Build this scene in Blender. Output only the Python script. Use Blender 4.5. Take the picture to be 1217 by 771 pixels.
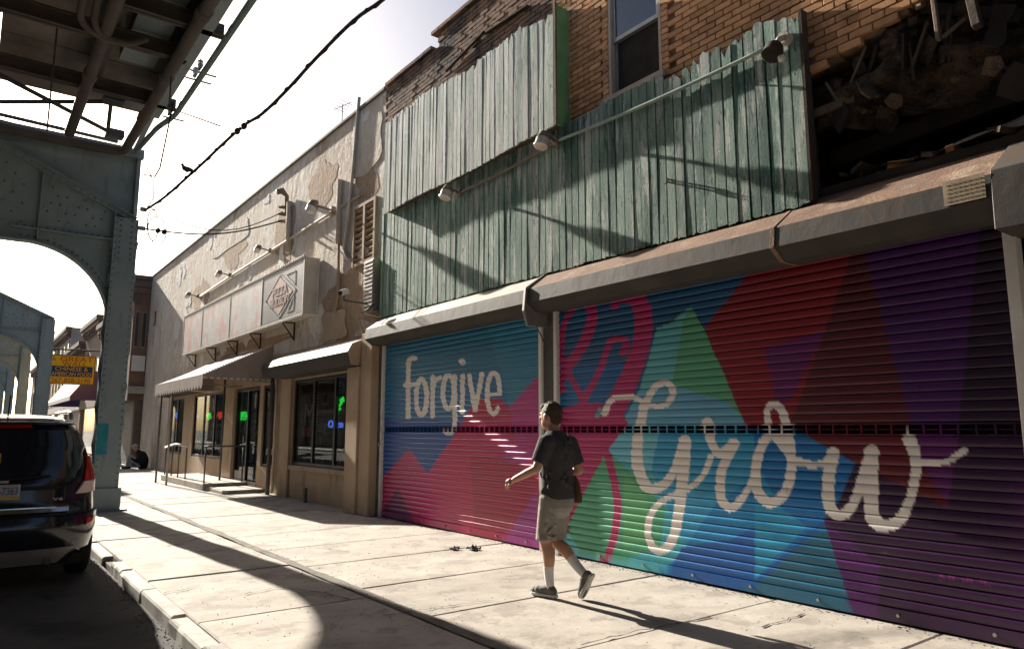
import bpy, bmesh, math, random
import numpy as np
from mathutils import Vector, Matrix, Euler, noise as mnoise
R = math.radians
random.seed(11)
NR = np.random.default_rng(5)
S = bpy.context.scene
COL = S.collection
for _o in list(bpy.data.objects):
    bpy.data.objects.remove(_o, do_unlink=True)

# ------------------------------------------------------------------ camera
CAM_F, CAM_YAW, CAM_PITCH, CAM_H = 850.0, 37.2, 8.36, 1.5
PW, PH = 1217, 771
cd = bpy.data.cameras.new('camera')
cam = bpy.data.objects.new('camera', cd)
COL.objects.link(cam)
cam.location = (0, 0, CAM_H)
cam.rotation_euler = (R(90 + CAM_PITCH), 0, -R(CAM_YAW))
cd.sensor_width = 36
cd.lens = CAM_F / PW * 36
cd.clip_start = 0.05
cd.clip_end = 3000
S.camera = cam

# ------------------------------------------------------------------ light
SUN_AZ, SUN_EL = 4.0, 23.8          # degrees left of the street axis, above the horizon
w = bpy.data.worlds.new('World')
S.world = w
w.use_nodes = True
nt = w.node_tree
nt.nodes.clear()
sky = nt.nodes.new('ShaderNodeTexSky')
sky.sky_type = 'NISHITA'
sky.sun_disc = False
sky.sun_elevation = R(SUN_EL)
sky.sun_rotation = R(-SUN_AZ)
sky.air_density = 0.75
sky.dust_density = 3.0
sky.ozone_density = 0.6
bg = nt.nodes.new('ShaderNodeBackground')
bg.inputs['Strength'].default_value = 0.05
wo = nt.nodes.new('ShaderNodeOutputWorld')
nt.links.new(sky.outputs[0], bg.inputs[0])
nt.links.new(bg.outputs[0], wo.inputs[0])
ld = bpy.data.lights.new('sun', 'SUN')
ld.energy = 5.0
ld.angle = R(0.55)
ld.color = (1.0, 0.92, 0.80)
sun = bpy.data.objects.new('sun', ld)
COL.objects.link(sun)
_a, _e = R(SUN_AZ), R(SUN_EL)
SUN_D = Vector((math.sin(_a) * math.cos(_e), -math.cos(_a) * math.cos(_e), -math.sin(_e)))
sun.rotation_euler = SUN_D.to_track_quat('-Z', 'Y').to_euler()
sun.location = (0, 40, 40)
S.view_settings.view_transform = 'Standard'
S.view_settings.look = 'None'
S.view_settings.gamma = 1
S.view_settings.use_curve_mapping = False
S.view_settings.exposure = 1.5
S.render.engine = 'CYCLES'
S.cycles.max_bounces = 6
S.cycles.transparent_max_bounces = 12

# ------------------------------------------------------------------ pixel -> direction
_cy, _sy, _cp, _sp = math.cos(R(CAM_YAW)), math.sin(R(CAM_YAW)), math.cos(R(CAM_PITCH)), math.sin(R(CAM_PITCH))
FW = Vector((_sy * _cp, _cy * _cp, _sp))
RT = Vector((_cy, -_sy, 0))
UP = RT.cross(FW)
CC = Vector((0, 0, CAM_H))
def at(px, py, ax, val):
    d = FW * CAM_F + RT * (px - PW / 2) - UP * (py - PH / 2)
    i = 'XYZ'.index(ax)
    return CC + d * ((val - CC[i]) / d[i])
def at_plane(px, py, p0, p1):
    d = FW * CAM_F + RT * (px - PW / 2) - UP * (py - PH / 2)
    n = Vector((p1[1] - p0[1], -(p1[0] - p0[0]), 0))
    t = n.dot(Vector((p0[0], p0[1], 0)) - CC) / n.dot(d)
    return CC + d * t

# ------------------------------------------------------------------ materials
def lin(c):
    return tuple(((v / 255.0) / 12.92 if v / 255.0 <= .04045 else (((v / 255.0) + .055) / 1.055) ** 2.4) for v in c)
def rgba(c):
    c = lin(c) if max(c) > 1.0 else c
    return (c[0], c[1], c[2], 1)
MATS = {}
def mk(name, base, var=None, vs=3.0, vlo=.35, vhi=.65, rough=.8, bump=0.0, bs=30.0, bdist=.01, spec=.3, metal=0.0,
       rand=0.0, layers=(), stretch=(1, 1, 1), bstretch=None, coord='pos', attr=None, bump2=None, emit=None):
    m = bpy.data.materials.new(name)
    m.use_nodes = True
    t = m.node_tree
    N, L = t.nodes, t.links
    b = N['Principled BSDF']
    b.inputs['Roughness'].default_value = rough
    b.inputs['Specular IOR Level'].default_value = spec
    b.inputs['Metallic'].default_value = metal
    if coord == 'pos':
        src = N.new('ShaderNodeNewGeometry').outputs['Position']
    else:
        src = N.new('ShaderNodeTexCoord').outputs['Object']
    def mp(sc):
        if tuple(sc) == (1, 1, 1):
            return src
        x = N.new('ShaderNodeMapping')
        x.inputs['Scale'].default_value = sc
        L.new(src, x.inputs['Vector'])
        return x.outputs[0]
    def nz(scale, sc=(1, 1, 1), detail=6, rgh=.6):
        x = N.new('ShaderNodeTexNoise')
        x.inputs['Scale'].default_value = scale
        x.inputs['Detail'].default_value = detail
        x.inputs['Roughness'].default_value = rgh
        L.new(mp(sc), x.inputs['Vector'])
        return x.outputs['Fac']
    def rng(o, lo, hi, a=0.0, c=1.0):
        x = N.new('ShaderNodeMapRange')
        x.inputs['From Min'].default_value = lo
        x.inputs['From Max'].default_value = hi
        x.inputs['To Min'].default_value = a
        x.inputs['To Max'].default_value = c
        L.new(o, x.inputs['Value'])
        return x.outputs[0]
    def mix(f, a, c, mode='MIX'):
        x = N.new('ShaderNodeMix')
        x.data_type = 'RGBA'
        x.blend_type = mode
        for inp, v in ((x.inputs[0], f), (x.inputs[6], a), (x.inputs[7], c)):
            if hasattr(v, 'is_output'):
                L.new(v, inp)
            else:
                inp.default_value = v
        return x.outputs[2]
    if attr:
        an = N.new('ShaderNodeAttribute')
        an.attribute_name = attr
        col = an.outputs['Color']
    else:
        col = rgba(base)
    if var is not None:
        col = mix(rng(nz(vs, stretch), vlo, vhi), col, rgba(var))
    for ly in layers:
        lc, ls, lo, hi = ly[:4]
        sc = ly[4] if len(ly) > 4 else (1, 1, 1)
        amt = ly[5] if len(ly) > 5 else 1.0
        col = mix(rng(nz(ls, sc, 8, .65), lo, hi, 0, amt), col, rgba(lc))
    if rand:
        oi = N.new('ShaderNodeObjectInfo')
        v = rng(oi.outputs['Random'], 0, 1, 1 - rand, 1 + rand)
        cb = N.new('ShaderNodeCombineColor')
        for i in range(3):
            L.new(v, cb.inputs[i])
        col = mix(1.0, col, cb.outputs[0], 'MULTIPLY')
    if hasattr(col, 'is_output'):
        L.new(col, b.inputs['Base Color'])
    else:
        b.inputs['Base Color'].default_value = col
    if bump:
        bn = N.new('ShaderNodeBump')
        bn.inputs['Strength'].default_value = bump
        bn.inputs['Distance'].default_value = bdist
        L.new(nz(bs, bstretch or (1, 1, 1), 8, .6), bn.inputs['Height'])
        last = bn.outputs[0]
        if bump2:
            b2 = N.new('ShaderNodeBump')
            b2.inputs['Strength'].default_value = bump2[0]
            b2.inputs['Distance'].default_value = bump2[2]
            L.new(nz(bump2[1], bump2[3] if len(bump2) > 3 else (1, 1, 1), 4, .5), b2.inputs['Height'])
            L.new(last, b2.inputs['Normal'])
            last = b2.outputs[0]
        L.new(last, b.inputs['Normal'])
    if emit:
        b.inputs['Emission Color'].default_value = rgba(emit[0])
        b.inputs['Emission Strength'].default_value = emit[1]
    MATS[name] = m
    return m
def glass(name, tint=(.9, .95, .95), refl=.22, rough=.02):
    m = bpy.data.materials.new(name)
    m.use_nodes = True
    t = m.node_tree
    N, L = t.nodes, t.links
    N.remove(N['Principled BSDF'])
    tr = N.new('ShaderNodeBsdfTransparent')
    tr.inputs[0].default_value = (*tint, 1)
    gl = N.new('ShaderNodeBsdfGlossy')
    gl.inputs['Roughness'].default_value = rough
    fr = N.new('ShaderNodeLayerWeight')
    fr.inputs['Blend'].default_value = .25
    mr = N.new('ShaderNodeMapRange')
    mr.inputs['To Min'].default_value = .05
    mr.inputs['To Max'].default_value = refl + .18
    L.new(fr.outputs['Fresnel'], mr.inputs['Value'])
    mx = N.new('ShaderNodeMixShader')
    L.new(mr.outputs[0], mx.inputs[0])
    L.new(tr.outputs[0], mx.inputs[1])
    L.new(gl.outputs[0], mx.inputs[2])
    L.new(mx.outputs[0], N['Material Output'].inputs['Surface'])
    MATS[name] = m
    return m

# ------------------------------------------------------------------ mesh builder
ORG = {}
class MB:
    def __init__(s):
        s.v, s.f, s.m = [], [], []
    def add(s, v, f, mi=0):
        o = len(s.v)
        s.v += [tuple(p) for p in v]
        s.f += [tuple(i + o for i in q) for q in f]
        s.m += [mi] * len(f)
        return s
    def box(s, x0, x1, y0, y1, z0, z1, mi=0):
        v = [(x, y, z) for z in (z0, z1) for y in (y0, y1) for x in (x0, x1)]
        return s.add(v, [(0, 2, 3, 1), (4, 5, 7, 6), (0, 1, 5, 4), (2, 6, 7, 3), (0, 4, 6, 2), (1, 3, 7, 5)], mi)
    def obox(s, c, size, rot=None, mi=0):
        M = rot.to_matrix() if isinstance(rot, Euler) else (rot or Matrix.Identity(3))
        c = Vector(c)
        v = [c + M @ Vector((x * size[0] / 2, y * size[1] / 2, z * size[2] / 2)) for z in (-1, 1) for y in (-1, 1) for x in (-1, 1)]
        return s.add(v, [(0, 2, 3, 1), (4, 5, 7, 6), (0, 1, 5, 4), (2, 6, 7, 3), (0, 4, 6, 2), (1, 3, 7, 5)], mi)
    def beam(s, p, q, wd, ht, mi=0, up=(0, 0, 1)):
        p, q = Vector(p), Vector(q)
        d = (q - p)
        ln = d.length
        d.normalize()
        u = Vector(up)
        if abs(d.dot(u)) > .98:
            u = Vector((1, 0, 0))
        a = d.cross(u).normalized()
        b = a.cross(d)
        M = Matrix((a, d, b)).transposed()
        return s.obox((p + q) / 2, (wd, ln, ht), M, mi)
    def prism(s, poly, ax, a, b, mi=0):
        n = len(poly)
        def P(p, t):
            return {'X': (t, p[0], p[1]), 'Y': (p[0], t, p[1]), 'Z': (p[0], p[1], t)}[ax]
        v = [P(p, a) for p in poly] + [P(p, b) for p in poly]
        f = [tuple(range(n))[::-1], tuple(range(n, 2 * n))]
        f += [(i, (i + 1) % n, n + (i + 1) % n, n + i) for i in range(n)]
        return s.add(v, f, mi)
    def tube(s, pts, r, n=8, mi=0, caps=True):
        pts = [Vector(p) for p in pts]
        k = len(pts)
        rs = list(r) if hasattr(r, '__len__') else [r] * k
        v, f = [], []
        ref = None
        for i, p in enumerate(pts):
            d = (pts[min(i + 1, k - 1)] - pts[max(i - 1, 0)])
            if d.length < 1e-9:
                d = Vector((0, 0, 1))
            d.normalize()
            if ref is None:
                ref = Vector((0, 0, 1)) if abs(d.z) < .9 else Vector((1, 0, 0))
            a = (ref - d * ref.dot(d))
            if a.length < 1e-6:
                a = d.orthogonal()
            a.normalize()
            ref = a
            b = d.cross(a)
            rr = rs[i] if hasattr(rs[i], '__len__') else (rs[i], rs[i])
            for j in range(n):
                t = 2 * math.pi * j / n
                v.append(p + a * (math.cos(t) * rr[0]) + b * (math.sin(t) * rr[1]))
        for i in range(k - 1):
            for j in range(n):
                f.append((i * n + j, i * n + (j + 1) % n, (i + 1) * n + (j + 1) % n, (i + 1) * n + j))
        if caps:
            f.append(tuple(range(n))[::-1])
            f.append(tuple((k - 1) * n + j for j in range(n)))
        return s.add(v, f, mi)
    def ball(s, c, r, nu=10, nv=7, mi=0):
        c = Vector(c)
        r = r if hasattr(r, '__len__') else (r, r, r)
        v = [c + Vector((0, 0, r[2]))]
        for i in range(1, nv):
            ph = math.pi * i / nv
            for j in range(nu):
                t = 2 * math.pi * j / nu
                v.append(c + Vector((r[0] * math.sin(ph) * math.cos(t), r[1] * math.sin(ph) * math.sin(t), r[2] * math.cos(ph))))
        v.append(c - Vector((0, 0, r[2])))
        f = [(0, 1 + j, 1 + (j + 1) % nu) for j in range(nu)]
        for i in range(nv - 2):
            for j in range(nu):
                f.append((1 + i * nu + j, 1 + (i + 1) * nu + j, 1 + (i + 1) * nu + (j + 1) % nu, 1 + i * nu + (j + 1) % nu))
        b = 1 + (nv - 2) * nu
        f += [(b + (j + 1) % nu, b + j, len(v) - 1) for j in range(nu)]
        return s.add(v, f, mi)
    def rivet(s, c, n, r=.02, mi=0):
        c, n = Vector(c), Vector(n)
        a = n.orthogonal().normalized()
        b = n.cross(a)
        v = [c + (a * math.cos(t) + b * math.sin(t)) * r for t in [i * math.pi / 3 for i in range(6)]]
        v += [c + n * (r * .55) + (a * math.cos(t) + b * math.sin(t)) * r * .55 for t in [i * math.pi / 3 for i in range(6)]]
        f = [(i, (i + 1) % 6, 6 + (i + 1) % 6, 6 + i) for i in range(6)] + [tuple(range(6, 12))]
        return s.add(v, f, mi)
    def mesh(s, name, mats, smooth=False, bevel=0, off=(0, 0, 0), seg=1):
        me = bpy.data.meshes.new(name)
        ox, oy, oz = off
        me.from_pydata([(x - ox, y - oy, z - oz) for x, y, z in s.v], [], s.f)
        for m in (mats if isinstance(mats, (list, tuple)) else [mats]):
            me.materials.append(MATS[m])
        if any(s.m):
            me.polygons.foreach_set('material_index', s.m)
        bm = bmesh.new()
        bm.from_mesh(me)
        bmesh.ops.recalc_face_normals(bm, faces=bm.faces)
        if bevel:
            es = [e for e in bm.edges if len(e.link_faces) == 2 and e.calc_face_angle(0) > .5]
            bmesh.ops.bevel(bm, geom=es, offset=bevel, segments=seg, affect='EDGES', profile=.6)
        bm.to_mesh(me)
        bm.free()
        if smooth:
            me.polygons.foreach_set('use_smooth', [True] * len(me.polygons))
            if smooth is not True:
                me.set_sharp_from_angle(angle=R(smooth))
        me.update()
        return me
    def build(s, name, mats, parent=None, smooth=False, bevel=0, seg=1, org=None):
        if parent is not None:
            off = ORG[parent.name]
        elif org is not None:
            off = org
        else:
            xs, ys, zs = zip(*s.v)
            off = ((min(xs) + max(xs)) / 2, (min(ys) + max(ys)) / 2, min(zs))
        me = s.mesh(name, mats, smooth, bevel, off, seg)
        o = bpy.data.objects.new(name, me)
        COL.objects.link(o)
        if parent is not None:
            o.parent = parent
        else:
            o.location = off
        ORG[o.name] = tuple(off)
        return o
def tag(o, label, cat, group=None):
    o['label'] = label
    o['category'] = cat
    if group:
        o['group'] = group
    return o
def struct(o):
    o['kind'] = 'structure'
    return o
def thing(name, label, cat, loc, group=None):
    o = bpy.data.objects.new(name, None)
    o.empty_display_size = .2
    COL.objects.link(o)
    o.location = loc
    ORG[o.name] = tuple(loc)
    return tag(o, label, cat, group)
def link_copy(src, parent, loc, name=None):
    c = src.copy()
    COL.objects.link(c)
    c.parent = parent
    c.location = loc
    return c
def copy_tree(src, parent=None, dloc=(0, 0, 0)):
    c = src.copy()
    COL.objects.link(c)
    c.parent = parent
    if parent is None:
        c.location = Vector(src.location) + Vector(dloc)
    for ch in [o for o in bpy.data.objects if o.parent == src]:
        copy_tree(ch, c)
    return c
def text_part(body, name, mat, parent, c, wd, ht, face, depth=.004):
    """flat lettering fitted into a box wd x ht centred at c; face '-Y' or '-X' is the way it faces"""
    cu = bpy.data.curves.new('txt', 'FONT')
    cu.body = body
    cu.align_x = 'CENTER'
    cu.extrude = .05
    to = bpy.data.objects.new('txt', cu)
    COL.objects.link(to)
    bpy.context.view_layer.update()
    me = to.evaluated_get(bpy.context.evaluated_depsgraph_get()).to_mesh()
    vs = np.array([v.co[:] for v in me.vertices])
    fs = [tuple(p.vertices) for p in me.polygons]
    to.to_mesh_clear()
    bpy.data.objects.remove(to)
    lo, hi = vs.min(0), vs.max(0)
    q = (vs - (lo + hi) / 2) / np.maximum(hi - lo, 1e-6)
    q *= np.array([wd, ht, depth])
    mb = MB()
    if face == '-Y':
        vv = [(c[0] + a, c[1] - d, c[2] + b) for a, b, d in q]
    else:
        vv = [(c[0] - d, c[1] - a, c[2] + b) for a, b, d in q]
    mb.add(vv, fs)
    return mb.build(name, mat, parent)
def grid_wall(mb, x, xb, y0, y1, z0, z1, holes, mi=0):
    """wall facing -X at x (back at xb) with rectangular holes (ya,yb,za,zb)"""
    ys = sorted({y0, y1, *[v for h in holes for v in h[:2]]})
    zs = sorted({z0, z1, *[v for h in holes for v in h[2:]]})
    def hole(ym, zm):
        return any(h[0] < ym < h[1] and h[2] < zm < h[3] for h in holes)
    for a, b in zip(ys, ys[1:]):
        for c, d in zip(zs, zs[1:]):
            if not hole((a + b) / 2, (c + d) / 2):
                mb.add([(x, a, c), (x, b, c), (x, b, d), (x, a, d)], [(0, 3, 2, 1)], mi)
                mb.add([(xb, a, c), (xb, b, c), (xb, b, d), (xb, a, d)], [(0, 1, 2, 3)], mi)
    for a, b, c, d in holes + [(y0, y1, z0, z1)]:
        mb.add([(x, a, c), (xb, a, c), (xb, a, d), (x, a, d), (x, b, c), (xb, b, c), (xb, b, d), (x, b, d)],
               [(0, 1, 2, 3), (4, 5, 6, 7), (0, 1, 5, 4), (3, 2, 6, 7)], mi)
# ------------------------------------------------------------------ material library
mk('asphalt', (.055, .052, .05), (.10, .095, .088), vs=1.6, rough=.9, bump=1.0, bs=120, bdist=.012, layers=[((.025, .025, .025), .8, .5, .62), ((.16, .15, .14), 70, .62, .7, (1, 1, 1), .7), ((.02, .02, .02), 3.0, .6, .64, (1, .4, 1), .8)])
mk('far_ground', (.10, .095, .085), (.07, .07, .065), vs=.2, rough=.95)
mk('concrete', (.45, .41, .36), (.34, .305, .265), vs=1.6, rough=.88, bump=.45, bs=70, bdist=.006, rand=.07,
   layers=[((.09, .08, .07), 11, .67, .685, (1, 1, 1), .75), ((.2, .175, .15), 1.9, .53, .59, (1, 1, 1), .5), ((.22, .2, .175), 2.6, .56, .72, (1, 1, 1), .55), ((.5, .47, .42), 9, .58, .7, (1, 1, 1), .5), ((.16, .145, .125), 45, .62, .72, (1, 1, 1), .7), ((.10, .09, .08), 4.5, .66, .70, (1, 1, 1), .7), ((.13, .12, .1), .7, .60, .74, (1.0, .35, 1), .5)], bump2=(.35, 6, .02))
mk('joint_dirt', (.12, .11, .095), (.2, .18, .15), vs=6, rough=.95, bump=.6, bs=60)
mk('crack_dark', (.055, .05, .045), rough=1)
mk('kerb_stone', (.46, .43, .39), (.32, .3, .27), vs=4, rough=.85, bump=.5, bs=60, bdist=.008, rand=.1, layers=[((.12, .11, .1), 7, .6, .72, (1, 1, 1), .7)])
mk('steel', (.22, .285, .30), (.28, .345, .355), vs=1.6, rough=.55, spec=.4, bump=.15, bs=25, bdist=.004,
   layers=[((.2, .15, .12), 1.9, .58, .72, (2.5, 2.5, .5), .7), ((.11, .12, .12), 5, .58, .7, (1, 1, .3), .5), ((.36, .4, .38), 3, .6, .75, (3, 3, .4), .5)])
mk('steel_dark', (.06, .068, .07), (.09, .095, .095), vs=2, rough=.65, bump=.2, bs=30, layers=[((.10, .07, .05), 2.5, .52, .68, (1, 1, 1), .7)])
mk('steel_rivet', (.13, .165, .17), (.17, .205, .21), vs=3, rough=.6)
mk('rust_pipe', (.085, .072, .064), (.13, .105, .088), vs=3, rough=.75, bump=.2, bs=40, layers=[((.07, .06, .055), 6, .5, .7, (1, 1, 1), .6)])
mk('teal_pipe', (.12, .21, .21), (.2, .27, .25), vs=5, rough=.6, layers=[((.1, .08, .06), 8, .58, .7)])
mk('cyan_paint', (.0, .22, .30), (.05, .28, .33), vs=8, rough=.5)
mk('deck_concrete', (.24, .205, .175), (.16, .14, .12), vs=1.2, rough=.9, bump=.4, bs=25, bdist=.01, rand=.1, layers=[((.13, .10, .08), 1.5, .55, .7, (1, 1, 1), .7)])
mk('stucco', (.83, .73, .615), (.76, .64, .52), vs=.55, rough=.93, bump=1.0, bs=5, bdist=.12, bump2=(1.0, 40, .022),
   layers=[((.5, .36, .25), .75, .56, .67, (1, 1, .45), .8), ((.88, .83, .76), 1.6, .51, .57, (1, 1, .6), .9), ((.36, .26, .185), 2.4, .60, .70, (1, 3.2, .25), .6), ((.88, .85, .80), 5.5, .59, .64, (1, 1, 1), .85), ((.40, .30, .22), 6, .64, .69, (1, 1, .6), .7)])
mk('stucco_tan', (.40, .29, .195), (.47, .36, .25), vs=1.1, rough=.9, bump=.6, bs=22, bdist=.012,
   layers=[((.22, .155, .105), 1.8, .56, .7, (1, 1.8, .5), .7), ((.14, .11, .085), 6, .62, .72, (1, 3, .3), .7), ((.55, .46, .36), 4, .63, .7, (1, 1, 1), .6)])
mk('coping', (.13, .115, .1), (.2, .17, .14), vs=2, rough=.8, bump=.3)
mk('brick', (.60, .315, .15), (.68, .39, .21), vs=9, rough=.85, bump=.5, bs=90, bdist=.004, rand=.28, layers=[((.2, .105, .055), 2.3, .56, .72, (1, 1, 1), .7)])
mk('brick_sooty', (.22, .13, .085), (.30, .175, .11), vs=5, rough=.9, bump=.6, bs=60, bdist=.006, layers=[((.05, .04, .035), 1.3, .45, .62), ((.3, .24, .18), 9, .63, .7, (1, 1, 1), .7)])
mk('brick_far', (.19, .105, .075), (.25, .15, .11), vs=2, rough=.9, layers=[((.1, .07, .055), .5, .5, .7)], bump=.5, bs=30)
mk('mortar', (.42, .29, .19), (.17, .12, .08), vs=5, rough=.95, bump=.5, bs=60)
mk('mortar_sooty', (.09, .065, .05), (.13, .1, .07), vs=5, rough=.95)
mk('mint_wood', (.37, .53, .45), (.28, .44, .365), vs=3.5, rough=.85, bump=1.0, bs=40, bdist=.05, bstretch=(1, 1.3, .6), bump2=(1.0, 140, .016, (1, 1.6, .5)), rand=.12, stretch=(1, 2.5, .35),
   layers=[((.07, .19, .155), .9, .52, .62, (1, 2.2, .30), .9), ((.16, .30, .25), 2.1, .54, .64, (1, 3, .3), .8), ((.76, .80, .75), 3.2, .53, .61, (1, 2.6, .35), .85), ((.05, .07, .055), 8, .60, .65, (1, 2.4, .55), .85), ((.2, .15, .10), 15, .65, .70, (1, 2, .6), .8)])
mk('mint_bleached_lit', (.66, .745, .68), (.54, .65, .58), vs=3.5, rough=.88, bump=1.0, bs=40, bdist=.05, bstretch=(1, 1.3, .6), bump2=(1.0, 140, .016, (1, 1.6, .5)), rand=.08, stretch=(1, 2.5, .35),  # bleached boards, whitened further to stand in for strong sun
   layers=[((.08, .21, .17), .8, .57, .65, (1, 2.0, .28), .9), ((.36, .50, .43), 2.1, .56, .66, (1, 3, .3), .7), ((.86, .87, .85), 3.2, .47, .57, (1, 2.6, .35), .9), ((.10, .12, .10), 9, .63, .67, (1, 2.4, .5), .8)])
mk('green_side', (.14, .33, .13), (.2, .4, .18), vs=4, rough=.7, bump=.3, bs=30, layers=[((.35, .2, .08), 5, .63, .7, (1, 1, .3), .7)])
mk('wood_dark', (.06, .045, .035), (.1, .075, .055), vs=6, rough=.9, bump=.5, bs=30)
mk('wood_old', (.23, .175, .12), (.15, .11, .08), vs=6, rough=.9, bump=.6, bs=30, stretch=(1, 1, .2))
mk('char', (.028, .022, .019), (.05, .04, .033), vs=4, rough=.95, bump=.6, bs=20)
mk('plaster_debris', (.19, .14, .10), (.13, .095, .068), vs=2.5, rough=.95, bump=1.0, bs=30, bdist=.05, bump2=(1.0, 110, .02), layers=[((.03, .024, .02), 1.8, .44, .56, (1, 1, 1), .95), ((.34, .27, .2), 6, .6, .68, (1, 1, 1), .7), ((.05, .038, .03), 14, .52, .6, (1, 1, 1), .6)])
mk('plaster_tan', (.27, .19, .125), (.19, .13, .085), vs=3, rough=.95, bump=1.0, bs=26, bdist=.05, bump2=(1.0, 90, .02), layers=[((.06, .045, .035), 2.2, .5, .6, (1, 1, 1), .9)])
mk('tar_sheet', (.13, .105, .085), (.2, .165, .135), vs=3, rough=.9, bump=.8, bs=14, bdist=.02)
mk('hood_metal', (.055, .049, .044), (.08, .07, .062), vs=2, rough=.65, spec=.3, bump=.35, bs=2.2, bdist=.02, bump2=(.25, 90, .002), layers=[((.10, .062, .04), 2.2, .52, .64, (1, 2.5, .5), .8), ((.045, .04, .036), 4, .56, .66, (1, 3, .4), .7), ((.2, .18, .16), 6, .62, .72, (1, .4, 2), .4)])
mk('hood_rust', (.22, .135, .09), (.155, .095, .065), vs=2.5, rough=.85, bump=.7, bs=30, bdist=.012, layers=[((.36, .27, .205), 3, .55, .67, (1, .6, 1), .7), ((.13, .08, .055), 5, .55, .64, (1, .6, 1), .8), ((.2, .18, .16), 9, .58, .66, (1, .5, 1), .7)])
mk('hood_dark', (.045, .04, .036), (.07, .06, .052), vs=2, rough=.8, bump=.2)  # near-black metal on hood undersides and one whole small hood
mk('mural', None, attr='paint', rough=.33, spec=.5, bump=.25, bs=3.2, bdist=.012, bump2=(.3, 150, .002), layers=[((.035, .03, .03), 1.6, .6, .76, (1, .5, 1), .3), ((.05, .045, .04), 7, .64, .74, (1, 1.5, .35), .45), ((.5, .47, .44), 26, .69, .74, (1, .4, 3), .45)])
mk('rail_white', (.78, .76, .73), (.66, .63, .6), vs=3, rough=.6, layers=[((.2, .15, .11), 6, .6, .7, (1, 1, .3), .6)])
mk('rail_dark', (.08, .072, .065), (.13, .115, .1), vs=4, rough=.6)
mk('black_metal', (.016, .016, .017), rough=.4, spec=.4)
mk('interior', (.05, .045, .04), (.07, .06, .055), vs=1, rough=.95)
mk('interior_floor', (.16, .14, .12), rough=.6)
mk('shelf_white', (.55, .54, .52), rough=.6)
for i, c in enumerate([(.5, .1, .06), (.1, .25, .45), (.6, .5, .12), (.7, .68, .62), (.12, .35, .15), (.35, .12, .3)]):
    mk('goods%d' % i, c, rough=.5)
mk('awning_cloth', (.28, .215, .185), (.34, .27, .235), vs=2, rough=.9, bump=.2, bs=200, bdist=.002, layers=[((.2, .15, .125), 2.2, .55, .7, (1, 1, .4), .6)])
mk('awning_trim', (.62, .56, .53), rough=.9)
mk('metal_grey', (.34, .32, .3), (.25, .235, .22), vs=4, rough=.5, metal=.4)
mk('galv', (.42, .42, .41), (.33, .33, .325), vs=6, rough=.45, metal=.6)
mk('beige_metal', (.62, .57, .5), (.5, .45, .38), vs=2.5, rough=.6, bump=.15, bs=6, bdist=.02, layers=[((.3, .22, .15), 4, .6, .7, (1, 1, .3), .6)])
mk('sign_skin', (.54, .545, .565), (.36, .375, .41), vs=1.6, rough=.45, spec=.4, bump=.1, bs=3, bdist=.02, layers=[((.5, .17, .19), 1.3, .51, .6, (1, 1.6, 1), .75), ((.36, .38, .42), 2.4, .58, .70, (1, 1, .8), .6)])
mk('sign_dark', (.09, .105, .13), (.17, .19, .215), vs=.9, rough=.5, spec=.3, layers=[((.30, .32, .35), 1.8, .54, .68, (1, .6, 1), .7)])
mk('sign_red', (.42, .19, .17), (.5, .32, .3), vs=3, rough=.5)
mk('sign_cream', (.5, .47, .42), (.36, .35, .33), vs=5, rough=.5)
mk('led_white', (.8, .8, .78), rough=.4)
mk('conduit_cream', (.58, .5, .41), (.46, .37, .28), vs=5, rough=.7)
mk('conduit_mint', (.36, .45, .39), (.28, .34, .3), vs=6, rough=.6)
mk('lamp_body', (.16, .125, .1), (.24, .19, .15), vs=8, rough=.6)
mk('lamp_lens', (.62, .5, .4), rough=.25, spec=.5)
mk('lamp_rim', (.75, .72, .66), rough=.4)
mk('cable', (.02, .02, .022), rough=.7)
mk('louvre', (.52, .4, .29), (.4, .29, .2), vs=6, rough=.8)
mk('void', (.012, .011, .01), rough=1)
mk('skin', (.46, .24, .155), (.5, .28, .19), vs=20, rough=.5, spec=.35)
mk('hair', (.06, .035, .02), (.13, .078, .042), vs=90, rough=.55, bump=1.0, bs=130, bdist=.02, coord='obj', bstretch=(1, 1, .35), stretch=(1, 1, .3))
mk('shirt', (.05, .047, .05), (.062, .058, .06), vs=8, rough=.9, bump=.5, bs=14, bdist=.02)
mk('shorts', (.30, .275, .235), (.26, .235, .2), vs=9, rough=.9, bump=.5, bs=14, bdist=.02)
mk('sock', (.62, .6, .58), rough=.95, bump=.3, bs=120)
mk('shoe', (.10, .095, .09), (.15, .14, .13), vs=20, rough=.8)
mk('shoe_sole', (.5, .48, .45), rough=.7)
mk('bag', (.11, .065, .04), rough=.8, bump=.2, bs=20)
mk('jacket_black', (.014, .014, .017), rough=.85, bump=.3, bs=20)
mk('jeans_pale', (.34, .35, .38), (.28, .29, .32), vs=10, rough=.9)
mk('cap_grey', (.45, .43, .41), rough=.9)
mk('car_paint', (.012, .014, .02), rough=.12, spec=.6)
mk('car_trim', (.018, .018, .018), rough=.7)
mk('car_glass', (.012, .016, .024), rough=.06, spec=.8)
mk('chrome', (.75, .74, .72), rough=.15, metal=1)
mk('tail_red', (.42, .012, .014), rough=.12, spec=.7)
mk('tail_clear', (.62, .5, .45), rough=.2, spec=.6)
mk('tyre', (.02, .02, .02), rough=.9)
mk('plate_white', (.5, .5, .5), rough=.5)
mk('plate_blue', (.05, .08, .2), rough=.5)
mk('plate_yellow', (.62, .4, .07), rough=.5)
mk('bird', (.045, .048, .055), (.09, .09, .1), vs=30, rough=.8)
mk('sign_yellow', (.95, .50, .01), rough=.5)
mk('sign_ink', (.55, .06, .01), rough=.5)
mk('sign_navy', (.03, .04, .10), rough=.5)
mk('sticker', (.55, .46, .34), (.4, .32, .22), vs=14, rough=.7)
mk('sticker_ink', (.3, .22, .15), rough=.8)
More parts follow.
